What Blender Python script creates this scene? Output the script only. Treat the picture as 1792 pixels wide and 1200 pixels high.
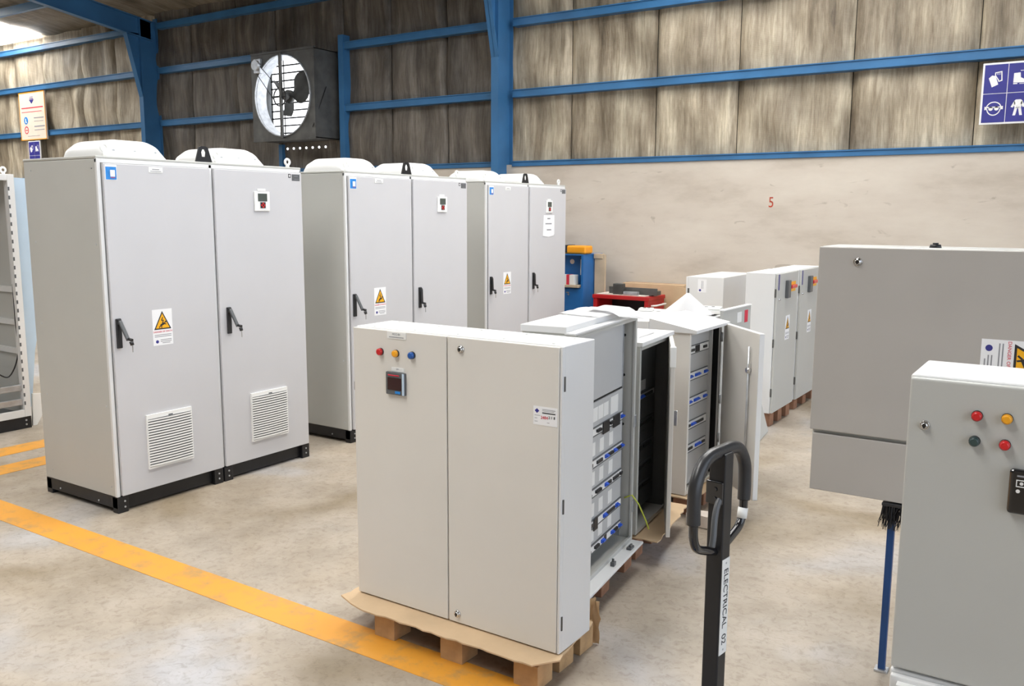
import bpy, bmesh, math, random
from mathutils import Vector, Matrix, noise
random.seed(7)
for o in list(bpy.data.objects): bpy.data.objects.remove(o)
scene = bpy.context.scene
COL = scene.collection
R = math.radians

# ------------------------------------------------------------------ camera
F_PX, PITCH, YAW, ROLL, EYE = 1542.16, 0.14566, 0.58258, 0.00458, 1.7857
fw = Vector((-math.sin(YAW)*math.cos(PITCH), math.cos(YAW)*math.cos(PITCH), -math.sin(PITCH)))
rt = Vector((math.cos(YAW), math.sin(YAW), 0)); up = rt.cross(fw)
r2 = rt*math.cos(ROLL)+up*math.sin(ROLL); u2 = up*math.cos(ROLL)-rt*math.sin(ROLL)
cam = bpy.data.cameras.new('camera'); cam.sensor_width = 36; cam.lens = F_PX/1792*36
cam.clip_start = .05; cam.clip_end = 200
co = bpy.data.objects.new('camera', cam); COL.objects.link(co)
m = Matrix.Identity(4)
for i in range(3): m[i][0] = r2[i]; m[i][1] = u2[i]; m[i][2] = -fw[i]
m[2][3] = EYE
co.matrix_world = m
scene.camera = co

# ------------------------------------------------------------------ light
world = bpy.data.worlds.new('world'); scene.world = world; world.use_nodes = True
bg = world.node_tree.nodes['Background']
bg.inputs[0].default_value = (.78, .87, 1.0, 1); bg.inputs[1].default_value = 2.5
vs = scene.view_settings
vs.view_transform = 'Standard'; vs.look = 'None'; vs.gamma = 1; vs.use_curve_mapping = False
vs.exposure = 0.0
SKYLIGHT = 13.5

# ------------------------------------------------------------------ materials
def nt(name):
    mt = bpy.data.materials.new(name); mt.use_nodes = True
    n = mt.node_tree; b = n.nodes['Principled BSDF']
    return mt, n, b
def lk(n, a, b): n.links.new(a, b)
def mat(name, col, rough=.5, metal=0, var=.06, scale=6, bump=0, bscale=60, coat=0, spec=.5):
    mt, n, b = nt(name)
    tc = n.nodes.new('ShaderNodeTexCoord'); no = n.nodes.new('ShaderNodeTexNoise')
    no.inputs['Scale'].default_value = scale; no.inputs['Detail'].default_value = 5
    lk(n, tc.outputs['Object'], no.inputs['Vector'])
    rp = n.nodes.new('ShaderNodeValToRGB')
    c = col
    rp.color_ramp.elements[0].position = .3; rp.color_ramp.elements[1].position = .7
    rp.color_ramp.elements[0].color = (c[0]*(1-var), c[1]*(1-var), c[2]*(1-var), 1)
    rp.color_ramp.elements[1].color = (min(1, c[0]*(1+var)), min(1, c[1]*(1+var)), min(1, c[2]*(1+var)), 1)
    lk(n, no.outputs['Fac'], rp.inputs['Fac']); lk(n, rp.outputs['Color'], b.inputs['Base Color'])
    b.inputs['Roughness'].default_value = rough; b.inputs['Metallic'].default_value = metal
    b.inputs['Specular IOR Level'].default_value = spec
    if coat: b.inputs['Coat Weight'].default_value = coat
    if bump:
        n2 = n.nodes.new('ShaderNodeTexNoise'); n2.inputs['Scale'].default_value = bscale; n2.inputs['Detail'].default_value = 4
        lk(n, tc.outputs['Object'], n2.inputs['Vector'])
        bp = n.nodes.new('ShaderNodeBump'); bp.inputs['Strength'].default_value = bump; bp.inputs['Distance'].default_value = .01
        lk(n, n2.outputs['Fac'], bp.inputs['Height']); lk(n, bp.outputs['Normal'], b.inputs['Normal'])
    return mt
def emit(name, col, st):
    mt, n, b = nt(name)
    b.inputs['Base Color'].default_value = (*col, 1); b.inputs['Emission Color'].default_value = (*col, 1)
    b.inputs['Emission Strength'].default_value = st
    return mt

M = {}
M['grey'] = mat('powder_coat_light_grey', (.495, .495, .468), .42, var=.02, scale=3, bump=.04, bscale=400)
M['cabdoor'] = mat('powder_coat_cabinet_door', (.565, .56, .575), .40, var=.015, scale=3, bump=.03, bscale=400)
M['pale'] = mat('powder_coat_pale', (.72, .72, .715), .40, var=.015, scale=3, bump=.03, bscale=400)
M['taupeshade'] = mat('powder_coat_taupe_shaded', (.43, .405, .375), .42, var=.03, scale=4, bump=.04, bscale=400)  # cabinet grey darkened: shade on the side-lying enclosure put into the colour
M['warmlit'] = mat('powder_coat_warm_lit', (.71, .68, .63), .42, var=.02, scale=3, bump=.04, bscale=400)  # cabinet grey lightened: light on the front enclosure's doors put into the colour
M['bluesheet'] = mat('pale_blue_sheet', (.52, .65, .78), .4, var=.03)
M['white'] = mat('white_plastic', (.82, .82, .80), .4, var=.01)
M['paper'] = mat('white_paper', (.85, .85, .86), .8, var=.01)
M['black'] = mat('black_paint', (.010, .010, .012), .4, var=.2)
M['blackplastic'] = mat('black_plastic', (.02, .02, .022), .35, var=.2)
M['rubber'] = mat('black_rubber_grip', (.025, .025, .027), .33, var=.25, bump=.05, bscale=90)
M['gloss'] = mat('black_gloss', (.01, .01, .012), .12, var=.1, coat=.5)
M['darkgrey'] = mat('dark_grey_plastic', (.10, .105, .11), .4, var=.1)
M['chrome'] = mat('chrome', (.75, .75, .76), .14, 1, var=.05)
M['steel'] = mat('galvanised_steel', (.55, .57, .60), .38, .8, var=.18, scale=14)
M['darksteel'] = mat('dark_dirty_steel', (.12, .12, .115), .5, .5, var=.3, scale=5)
M['blue'] = mat('blue_steel_paint', (.040, .150, .32), .42, var=.16, scale=2.2, bump=.05, bscale=30)
M['navy'] = mat('navy_print', (.035, .035, .23), .45, var=.08)
M['lockerblue'] = mat('locker_blue', (.015, .13, .38), .4, var=.1)
M['deepblue'] = mat('deep_blue_paint', (.008, .05, .17), .4, var=.15)
M['wood'] = mat('pallet_wood', (.47, .30, .15), .75, var=.25, scale=9, bump=.25, bscale=45)
M['wooddark'] = mat('pallet_wood_dark', (.30, .15, .085), .75, var=.25, scale=9, bump=.25, bscale=45)
M['card'] = mat('cardboard', (.58, .42, .26), .8, var=.09, scale=5, bump=.1, bscale=60)
M['cardpale'] = mat('torn_cardboard', (.75, .66, .58), .85, var=.08)
M['ply'] = mat('beige_board', (.50, .40, .28), .75, var=.12, scale=5)
M['redbtn'] = mat('red_lens', (.60, .012, .015), .3, var=.1, coat=.3)
M['ambbtn'] = mat('amber_lens', (.88, .38, .01), .3, var=.08, coat=.3)
M['blubtn'] = mat('blue_lens', (.01, .09, .36), .3, var=.1, coat=.3)
M['grnbtn'] = mat('dark_green_lens', (.03, .06, .06), .35, var=.1, coat=.3)
M['bluesw'] = mat('blue_breaker_toggle', (.02, .10, .62), .4, var=.1)
M['redpaint'] = mat('red_tool_chest_paint', (.45, .012, .014), .35, var=.12)
M['redprint'] = mat('red_print', (.62, .03, .06), .6, var=.05)
M['brownprint'] = mat('red_brown_paint', (.42, .05, .02), .7, var=.2)
M['print'] = mat('grey_print', (.28, .28, .30), .7, var=.05)
M['blackprint'] = mat('black_print', (.02, .02, .025), .6, var=.05)
M['hazard'] = mat('hazard_yellow', (.88, .43, .005), .45, var=.03)
M['orange'] = mat('orange_plastic', (.85, .33, .01), .4, var=.05)
M['stickerblue'] = mat('blue_sticker', (.02, .22, .62), .4, var=.25, scale=20)
M['lcd'] = mat('lcd_screen', (.07, .085, .075), .25, var=.15)
M['darkscreen'] = mat('dark_red_screen', (.03, .006, .008), .2, var=.1)
M['signcream'] = mat('cream_sign', (.74, .60, .50), .55, var=.04)
M['signwhite'] = mat('sign_white_print', (.80, .79, .78), .55, var=.02)
M['inner'] = mat('cover_plate_grey', (.50, .505, .505), .42, var=.02)
M['innerdark'] = mat('shaded_grey_interior', (.13, .13, .135), .45, var=.1)
M['daylight'] = emit('daylight_through_shutter', (.95, .97, 1.0), 2.6)
M['skylight'] = emit('skylight_and_fill_sheet', (1.0, .985, .95), SKYLIGHT)
M['greenwire'] = mat('green_yellow_wire', (.50, .55, .06), .5, var=.1)
M['mauve'] = mat('lavender_sheet', (.50, .50, .66), .3, var=.15, scale=9)

def floor_material():
    mt, n, b = nt('worn_concrete_floor')
    tc = n.nodes.new('ShaderNodeTexCoord')
    def noi(s, d=6, r=.55, map_=None, dist=0):
        x = n.nodes.new('ShaderNodeTexNoise'); x.inputs['Scale'].default_value = s; x.inputs['Detail'].default_value = d
        x.inputs['Roughness'].default_value = r; x.inputs['Distortion'].default_value = dist
        lk(n, (map_ or tc).outputs[0 if map_ else 'Object'], x.inputs['Vector']); return x
    def ramp(src, *st):
        r = n.nodes.new('ShaderNodeValToRGB'); e = r.color_ramp.elements
        while len(e) < len(st): e.new(.5)
        for k, (p, c) in enumerate(st): e[k].position = p; e[k].color = (*c, 1)
        lk(n, src, r.inputs['Fac']); return r
    def mix(f, a, bb, t='MIX'):
        x = n.nodes.new('ShaderNodeMix'); x.data_type = 'RGBA'; x.blend_type = t
        if isinstance(f, float): x.inputs[0].default_value = f
        else: lk(n, f, x.inputs[0])
        lk(n, a, x.inputs[6]); lk(n, bb, x.inputs[7]); return x
    big = ramp(noi(.85, 4, .5, dist=.4).outputs['Fac'], (.36, (.28, .225, .155)), (.47, (.385, .33, .265)), (.56, (.41, .36, .30)), (.68, (.425, .42, .43)))
    mid = ramp(noi(3.2, 8, .65).outputs['Fac'], (.3, (.78, .76, .73)), (.62, (1.06, 1.05, 1.04)))
    c1 = mix(1.0, big.outputs[0], mid.outputs[0], 'MULTIPLY')
    fine = ramp(noi(26, 8, .72, dist=.8).outputs['Fac'], (.36, (.66, .62, .57)), (.50, (1, 1, 1)))
    c2 = mix(.6, c1.outputs[2], fine.outputs[0], 'MULTIPLY')
    mp = n.nodes.new('ShaderNodeMapping'); mp.inputs['Rotation'].default_value = (0, 0, .5); mp.inputs['Scale'].default_value = (2.2, 11, 1)
    lk(n, tc.outputs['Object'], mp.inputs['Vector'])
    scr = ramp(noi(2.6, 9, .7, mp, 1.2).outputs['Fac'], (.30, (.70, .68, .66)), (.40, (1, 1, 1)))
    c3 = mix(.6, c2.outputs[2], scr.outputs[0], 'MULTIPLY')
    lk(n, c3.outputs[2], b.inputs['Base Color'])
    rr = n.nodes.new('ShaderNodeMapRange'); rr.inputs[3].default_value = .38; rr.inputs[4].default_value = .62
    lk(n, noi(2, 5).outputs['Fac'], rr.inputs[0]); lk(n, rr.outputs[0], b.inputs['Roughness'])
    bp = n.nodes.new('ShaderNodeBump'); bp.inputs['Strength'].default_value = .12; bp.inputs['Distance'].default_value = .004
    lk(n, noi(60, 6, .6).outputs['Fac'], bp.inputs['Height']); lk(n, bp.outputs['Normal'], b.inputs['Normal'])
    return mt
M['floor'] = floor_material()

def paint_line_material():
    mt, n, b = nt('worn_yellow_floor_paint')
    tc = n.nodes.new('ShaderNodeTexCoord'); no = n.nodes.new('ShaderNodeTexNoise')
    no.inputs['Scale'].default_value = 7; no.inputs['Detail'].default_value = 9; no.inputs['Roughness'].default_value = .7
    lk(n, tc.outputs['Object'], no.inputs['Vector'])
    r = n.nodes.new('ShaderNodeValToRGB'); e = r.color_ramp.elements
    e[0].position = .30; e[0].color = (.42, .26, .10, 1); e[1].position = .50; e[1].color = (.70, .315, .035, 1)
    lk(n, no.outputs['Fac'], r.inputs['Fac']); lk(n, r.outputs[0], b.inputs['Base Color'])
    b.inputs['Roughness'].default_value = .5
    return mt
M['line'] = paint_line_material()

def streak_material(name, cols, bump=.35):
    mt, n, b = nt(name)
    tc = n.nodes.new('ShaderNodeTexCoord')
    mp = n.nodes.new('ShaderNodeMapping'); mp.inputs['Scale'].default_value = (3.1, 1, .5)
    lk(n, tc.outputs['Object'], mp.inputs['Vector'])
    oi = n.nodes.new('ShaderNodeObjectInfo')
    no = n.nodes.new('ShaderNodeTexNoise'); no.noise_dimensions = '4D'
    no.inputs['Scale'].default_value = 1.3; no.inputs['Detail'].default_value = 10; no.inputs['Roughness'].default_value = .66
    mu = n.nodes.new('ShaderNodeMath'); mu.operation = 'MULTIPLY'; mu.inputs[1].default_value = 31
    lk(n, oi.outputs['Random'], mu.inputs[0]); lk(n, mu.outputs[0], no.inputs['W'])
    lk(n, mp.outputs[0], no.inputs['Vector'])
    r = n.nodes.new('ShaderNodeValToRGB'); e = r.color_ramp.elements
    while len(e) < len(cols): e.new(.5)
    for k, (p, c) in enumerate(cols): e[k].position = p; e[k].color = (*c, 1)
    lk(n, no.outputs['Fac'], r.inputs['Fac'])
    n3 = n.nodes.new('ShaderNodeTexNoise'); n3.inputs['Scale'].default_value = 1.6; n3.inputs['Detail'].default_value = 6
    lk(n, tc.outputs['Object'], n3.inputs['Vector'])
    r3 = n.nodes.new('ShaderNodeValToRGB'); r3.color_ramp.elements[0].position = .3; r3.color_ramp.elements[1].position = .65
    r3.color_ramp.elements[0].color = (.55, .53, .50, 1); r3.color_ramp.elements[1].color = (1.1, 1.1, 1.08, 1)
    lk(n, n3.outputs['Fac'], r3.inputs['Fac'])
    mx = n.nodes.new('ShaderNodeMix'); mx.data_type = 'RGBA'; mx.blend_type = 'MULTIPLY'; mx.inputs[0].default_value = .8
    lk(n, r.outputs[0], mx.inputs[6]); lk(n, r3.outputs[0], mx.inputs[7])
    mp2 = n.nodes.new('ShaderNodeMapping'); mp2.inputs['Scale'].default_value = (16, 1, 1.1); lk(n, tc.outputs['Object'], mp2.inputs['Vector'])
    n5 = n.nodes.new('ShaderNodeTexNoise'); n5.inputs['Scale'].default_value = 1.6; n5.inputs['Detail'].default_value = 8; n5.inputs['Roughness'].default_value = .75; n5.inputs['Distortion'].default_value = .6
    lk(n, mp2.outputs[0], n5.inputs['Vector'])
    r5 = n.nodes.new('ShaderNodeValToRGB'); r5.color_ramp.elements[0].position = .34; r5.color_ramp.elements[1].position = .60
    r5.color_ramp.elements[0].color = (.50, .45, .38, 1); r5.color_ramp.elements[1].color = (1.12, 1.12, 1.12, 1)
    lk(n, n5.outputs['Fac'], r5.inputs['Fac'])
    mx5 = n.nodes.new('ShaderNodeMix'); mx5.data_type = 'RGBA'; mx5.blend_type = 'MULTIPLY'; mx5.inputs[0].default_value = .75
    lk(n, mx.outputs[2], mx5.inputs[6]); lk(n, r5.outputs[0], mx5.inputs[7])
    lk(n, mx5.outputs[2], b.inputs['Base Color']); b.inputs['Roughness'].default_value = .6
    # woven fabric grid
    wv = n.nodes.new('ShaderNodeTexWave'); wv.bands_direction = 'Z'; wv.inputs['Scale'].default_value = 22; wv.inputs['Distortion'].default_value = 2
    lk(n, tc.outputs['Object'], wv.inputs['Vector'])
    ad = n.nodes.new('ShaderNodeMath'); ad.operation = 'MULTIPLY_ADD'; ad.inputs[1].default_value = .12
    lk(n, wv.outputs['Fac'], ad.inputs[0]); lk(n, no.outputs['Fac'], ad.inputs[2])
    bp = n.nodes.new('ShaderNodeBump'); bp.inputs['Strength'].default_value = bump; bp.inputs['Distance'].default_value = .03
    lk(n, ad.outputs[0], bp.inputs['Height']); lk(n, bp.outputs['Normal'], b.inputs['Normal'])
    return mt
M['insul'] = streak_material('dirty_woven_insulation', [(.28, (.11, .085, .058)), (.40, (.28, .23, .165)), (.53, (.45, .385, .29)), (.70, (.68, .61, .47))])
M['insuld'] = streak_material('sooty_woven_insulation', [(.28, (.045, .04, .036)), (.42, (.115, .10, .085)), (.56, (.19, .17, .148)), (.72, (.30, .27, .23))])
M['insulr'] = streak_material('roof_insulation', [(.28, (.10, .085, .065)), (.45, (.24, .21, .165)), (.65, (.36, .32, .26))])

def concrete_wall_material():
    mt, n, b = nt('painted_concrete_wall')
    tc = n.nodes.new('ShaderNodeTexCoord')
    mp = n.nodes.new('ShaderNodeMapping'); mp.inputs['Scale'].default_value = (.7, 1, 2.0); lk(n, tc.outputs['Object'], mp.inputs['Vector'])
    no = n.nodes.new('ShaderNodeTexNoise'); no.inputs['Scale'].default_value = 1.1; no.inputs['Detail'].default_value = 9; no.inputs['Roughness'].default_value = .62
    lk(n, mp.outputs[0], no.inputs['Vector'])
    r = n.nodes.new('ShaderNodeValToRGB'); e = r.color_ramp.elements
    e.new(.5)
    for k, (p, c) in enumerate([(.30, (.43, .37, .30)), (.48, (.56, .495, .42)), (.68, (.62, .56, .48))]): e[k].position = p; e[k].color = (*c, 1)
    lk(n, no.outputs['Fac'], r.inputs['Fac'])
    n2 = n.nodes.new('ShaderNodeTexNoise'); n2.inputs['Scale'].default_value = 5; n2.inputs['Detail'].default_value = 4; n2.inputs['Distortion'].default_value = 1
    lk(n, mp.outputs[0], n2.inputs['Vector'])
    r2_ = n.nodes.new('ShaderNodeValToRGB'); r2_.color_ramp.elements[0].position = .26; r2_.color_ramp.elements[1].position = .33
    r2_.color_ramp.elements[0].color = (.68, .66, .63, 1); r2_.color_ramp.elements[1].color = (1, 1, 1, 1)
    lk(n, n2.outputs['Fac'], r2_.inputs['Fac'])
    mx = n.nodes.new('ShaderNodeMix'); mx.data_type = 'RGBA'; mx.blend_type = 'MULTIPLY'; mx.inputs[0].default_value = .8
    lk(n, r.outputs[0], mx.inputs[6]); lk(n, r2_.outputs[0], mx.inputs[7]); lk(n, mx.outputs[2], b.inputs['Base Color'])
    b.inputs['Roughness'].default_value = .75
    bp = n.nodes.new('ShaderNodeBump'); bp.inputs['Strength'].default_value = .25; bp.inputs['Distance'].default_value = .02
    lk(n, no.outputs['Fac'], bp.inputs['Height']); lk(n, bp.outputs['Normal'], b.inputs['Normal'])
    return mt
M['cwall'] = concrete_wall_material()

# ------------------------------------------------------------------ mesh builder
SMALL = ('slot', 'bolt', 'screw', 'roof_screw', 'lid_screw', 'hood_screw', 'hole', 'fine_print', 'rivet', 'loose_screw', 'handwriting', 'knockout', 'red_button', 'slot_edge')
M3 = Matrix(((0, 1, 0, 0), (1, 0, 0, 0), (0, 0, 1, 0), (0, 0, 0, 1)))
class MB:
    def __init__(s): s.bm = bmesh.new()
    def _merge(s, b2, mtx=None):
        if mtx is not None: b2.transform(mtx)
        vm = [s.bm.verts.new(v.co) for v in b2.verts]
        b2.verts.index_update()
        for f in b2.faces:
            try:
                g = s.bm.faces.new([vm[v.index] for v in f.verts]); g.smooth = f.smooth
            except ValueError: pass
        b2.free(); return s
    def box(s, x0, y0, z0, x1, y1, z1, bev=0, mtx=None, seg=2):
        b = bmesh.new(); bmesh.ops.create_cube(b, size=1)
        for v in b.verts: v.co = Vector(((x0+x1)/2+v.co.x*(x1-x0), (y0+y1)/2+v.co.y*(y1-y0), (z0+z1)/2+v.co.z*(z1-z0)))
        if bev: bmesh.ops.bevel(b, geom=b.edges[:], offset=bev, segments=seg, profile=.5, affect='EDGES')
        return s._merge(b, mtx)
    def prism(s, poly, y0, y1, mtx=None, axis='y', bev=0):
        # poly in (x,z); extruded along y
        b = bmesh.new()
        a = [b.verts.new((p[0], y0, p[1])) for p in poly]; c = [b.verts.new((p[0], y1, p[1])) for p in poly]
        n = len(poly); b.faces.new(a); b.faces.new(c[::-1])
        for i in range(n): b.faces.new((a[(i+1) % n], a[i], c[i], c[(i+1) % n]))
        bmesh.ops.recalc_face_normals(b, faces=b.faces[:])
        if bev: bmesh.ops.bevel(b, geom=b.edges[:], offset=bev, segments=2, profile=.5, affect='EDGES')
        return s._merge(b, mtx)
    def ring(s, outer, inner, y0, y1, mtx=None):
        # frame: two closed polygons with the same count in (x,z), extruded along y
        b = bmesh.new(); n = len(outer)
        v = [[b.verts.new((p[0], y, p[1])) for p in pl] for y in (y0, y1) for pl in (outer, inner)]
        for i in range(n):
            j = (i+1) % n
            b.faces.new((v[0][i], v[0][j], v[1][j], v[1][i])); b.faces.new((v[2][i], v[3][i], v[3][j], v[2][j]))
            b.faces.new((v[0][j], v[0][i], v[2][i], v[2][j])); b.faces.new((v[1][i], v[1][j], v[3][j], v[3][i]))
        bmesh.ops.recalc_face_normals(b, faces=b.faces[:])
        return s._merge(b, mtx)
    def cyl(s, p0, p1, r0, r1=None, n=16, smooth=True):
        r1 = r0 if r1 is None else r1
        p0 = Vector(p0); p1 = Vector(p1); d = p1-p0
        b = bmesh.new(); bmesh.ops.create_cone(b, cap_ends=True, segments=n, radius1=r0, radius2=r1, depth=d.length)
        for f in b.faces: f.smooth = smooth and len(f.verts) == 4
        return s._merge(b, Matrix.Translation((p0+p1)/2) @ d.to_track_quat('Z', 'Y').to_matrix().to_4x4())
    def tube(s, pts, r, n=12, rs=None):
        pts = [Vector(p) for p in pts]; b = bmesh.new(); rings = []
        T = [(pts[min(i+1, len(pts)-1)]-pts[max(i-1, 0)]).normalized() for i in range(len(pts))]
        a = Vector((0, 0, 1)) if abs(T[0].z) < .9 else Vector((1, 0, 0))
        for i, p in enumerate(pts):
            u = (a-T[i]*a.dot(T[i])).normalized(); w = T[i].cross(u); a = u
            rr = rs[i] if rs else r
            rings.append([b.verts.new(p+(u*math.cos(2*math.pi*k/n)+w*math.sin(2*math.pi*k/n))*rr) for k in range(n)])
        for i in range(len(rings)-1):
            for k in range(n):
                f = b.faces.new((rings[i][k], rings[i][(k+1) % n], rings[i+1][(k+1) % n], rings[i+1][k])); f.smooth = True
        b.faces.new(rings[0][::-1]); b.faces.new(rings[-1])
        return s._merge(b)
    def torus(s, c, R_, r, axis='y', n=20, k=8, mtx=None):
        b = bmesh.new(); g = []
        for i in range(n):
            t = 2*math.pi*i/n; row = []
            for j in range(k):
                q = 2*math.pi*j/k; a = (R_+r*math.cos(q))
                row.append(b.verts.new((a*math.cos(t), r*math.sin(q), a*math.sin(t))))
            g.append(row)
        for i in range(n):
            for j in range(k):
                f = b.faces.new((g[i][j], g[(i+1) % n][j], g[(i+1) % n][(j+1) % k], g[i][(j+1) % k])); f.smooth = True
        mm = Matrix.Translation(Vector(c))
        if axis == 'x': mm = mm @ Matrix.Rotation(math.pi/2, 4, 'Z')
        if axis == 'z': mm = mm @ Matrix.Rotation(math.pi/2, 4, 'X')
        return s._merge(b, mm)
    def grid(s, fn, nu, nv, thick=0):
        b = bmesh.new()
        g = [[b.verts.new(fn(i/nu, j/nv)) for j in range(nv+1)] for i in range(nu+1)]
        for i in range(nu):
            for j in range(nv):
                f = b.faces.new((g[i][j], g[i+1][j], g[i+1][j+1], g[i][j+1])); f.smooth = True
        if thick: bmesh.ops.solidify(b, geom=b.faces[:], thickness=thick)
        return s._merge(b)
    def build(s, name, material, parent=None, loc=None, rz=None):
        bmesh.ops.recalc_face_normals(s.bm, faces=s.bm.faces[:])
        me = bpy.data.meshes.new(name); s.bm.to_mesh(me); s.bm.free()
        me.materials.append(M[material])
        o = bpy.data.objects.new(name, me); COL.objects.link(o)
        if parent: o.parent = parent
        if parent and name in SMALL: o['kind'] = 'stuff'
        if loc: o.location = loc
        if rz is not None: o.rotation_euler.z = rz
        return o
def empty(name, loc, rz=0, rot=None):
    o = bpy.data.objects.new(name, None); COL.objects.link(o); o.location = loc
    o.rotation_euler = rot or (0, 0, rz); o.empty_display_size = .1
    return o
def tag(o, label, cat, group=None):
    o['label'] = label; o['category'] = cat
    if group: o['group'] = group
    return o
def struct(o): o['kind'] = 'structure'; return o
def text(name, s, size, material, parent, loc, rot=(math.pi/2, 0, 0), align='CENTER', sx=1, ext=.0004):
    cu = bpy.data.curves.new(name, 'FONT'); cu.body = s; cu.size = size; cu.align_x = align; cu.align_y = 'CENTER'; cu.extrude = ext
    t = bpy.data.objects.new(name, cu); COL.objects.link(t)
    bpy.context.view_layer.update()
    me = bpy.data.meshes.new_from_object(t.evaluated_get(bpy.context.evaluated_depsgraph_get()))
    bpy.data.objects.remove(t); bpy.data.curves.remove(cu)
    me.name = name; me.materials.clear(); me.materials.append(M[material])
    o = bpy.data.objects.new(name, me); COL.objects.link(o); o.parent = parent
    o.location = loc; o.rotation_euler = rot; o.scale = (sx, 1, 1)
    return o
def circle(cx, cz, r, n=32, a0=0): return [(cx+r*math.cos(a0+2*math.pi*i/n), cz+r*math.sin(a0+2*math.pi*i/n)) for i in range(n)]
def clone(root, loc, rz):
    c = root.copy(); COL.objects.link(c); c.location = loc; c.rotation_euler.z = rz
    for ch in list(root.children):
        d = ch.copy(); COL.objects.link(d); d.parent = c
        for g in list(ch.children):
            e = g.copy(); COL.objects.link(e); e.parent = d
    return c

# ================================================================== THE SETTING
YW = 10.0
fl = struct(MB().box(-27, -9, -.2, 9, 10.6, 0).build('floor', 'floor'))
# -- back wall: concrete dado with insulated steel-framed cladding above
wb = struct(MB().box(-27, YW-.02, 0, 6, YW+.25, 2.43).build('wall_back', 'cwall'))
MB().box(-27, YW+.22, 2.43, -11.145, YW+.26, 5.6).box(-9.795, YW+.22, 2.43, 6, YW+.26, 5.6).box(-11.145, YW+.22, 2.43, -9.795, YW+.26, 2.895).box(-11.145, YW+.22, 4.175, -9.795, YW+.26, 5.6).build('cladding_sheet', 'darksteel', wb)
GIRTS = [2.44, 3.345, 4.245, 5.0]
def insulation(x0, x1, z0, z1, mname, seed):
    nu = max(6, int((x1-x0)/.05)); nv = max(6, int((z1-z0)/.11))
    def fn(a, b):
        x = x0+(x1-x0)*a; z = z0+(z1-z0)*b
        pin = 1.0
        for g in GIRTS: pin = min(pin, min(1, abs(z-g)/.25))
        edge = min(1, a/.06)*min(1, (1-a)/.06)
        w = noise.noise((x*2.6+seed*3.1, z*.55, seed))*.07+noise.noise((x*7, z*1.1+seed, 2.2))*.026+noise.noise((x*1.5+z*1.3, seed, z*.9))*.075
        return (x, YW+.13-.05*edge-(w+.02)*(.25+.75*pin)*edge, z)
    return MB().grid(fn, nu, nv)
xs = [-26.0]
rr = random.Random(3)
for stop in (-14.3, -11.22, -9.73, -6.9, 5.6):
    n = max(1, round((stop-xs[-1])/1.12)); st = (stop-xs[-1])/n
    base = xs[-1]
    for k in range(1, n+1): xs.append(base+st*k+(0 if k == n else rr.uniform(-.12, .12)))
for i in range(len(xs)-1):
    x0, x1 = xs[i], xs[i+1]; mid = (x0+x1)/2
    mn = 'insuld' if -14.4 < mid < -6.9 else 'insul'
    spans = [(2.44, 2.89), (4.18, 5.25)] if -11.2 < mid < -9.75 else [(2.44, 5.25)]
    for z0, z1 in spans:
        insulation(x0+.004, x1-.004, z0, z1, mn, i*1.7).build('insulation_panel', mn, wb)
# girts between the columns
COLS = [-21.8, -14.2, -6.68, .85]
bays = [(-26, -21.9), (-21.65, -14.4), (-14.05, -6.78), (-6.58, .72), (.95, 5.6)]
for a, b in bays:
    for k, g in enumerate(GIRTS):
        h = .035 if k == 0 else .05
        segs = [(a, b)]
        if a < -10 < b and k in (1, 2): segs = [(a, -11.23), (-9.68, b)]
        for c, d in segs:
            MB().box(c, YW-.04, g-h, d, YW+.1, g+h, .006).box(c, YW-.052, g+h-.012, d, YW-.038, g+h).build('girt', 'blue', wb)
# steel columns with haunches
for x in COLS:
    col = MB().box(x-.055, YW-.30, 0, x+.055, YW-.285, 5.12).box(x-.055, YW+.04, 0, x+.055, YW+.055, 5.15).box(x-.006, YW-.29, 0, x+.006, YW+.05, 5.1)
    col.prism([(-.30+YW, 3.78), (-.56+YW, 4.85), (-.28+YW, 4.85), (-.28+YW, 3.78)], x-.006, x+.006, Matrix(((0, 1, 0, 0), (1, 0, 0, 0), (0, 0, 1, 0), (0, 0, 0, 1))))
    q = Vector((0, -.32, 1.25)).normalized()
    b2 = [(YW-.30, 3.78), (YW-.56, 4.85), (YW-.545, 4.855), (YW-.285, 3.785)]
    col.prism(b2, x-.055, x+.055, Matrix(((0, 1, 0, 0), (1, 0, 0, 0), (0, 0, 1, 0), (0, 0, 0, 1))))
    col.build('steel_column', 'blue', wb)
# fan bay uprights
MB().box(-9.68, YW-.06, 2.44, -9.58, YW+.1, 4.4).build('fan_post', 'blue', wb)
MB().box(-11.06, YW-.03, 2.44, -10.98, YW+.1, 2.86).build('fan_post', 'blue', wb)
text('painted_number', '5', .165, 'brownprint', wb, (-3.094, YW-.022, 1.92), sx=.8)
# -- roof: rises towards the camera
SL = .138
def roofz(y): return 5.14+SL*(10.2-y)
ce = MB()
def rf(a, b):
    x = -27+33*a; y = 10.3-19.3*b
    return (x, y, roofz(y)+.10+.05*noise.noise((x*.9, y*.9, 3))-.03*abs(math.sin(y*2.6)))
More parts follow.
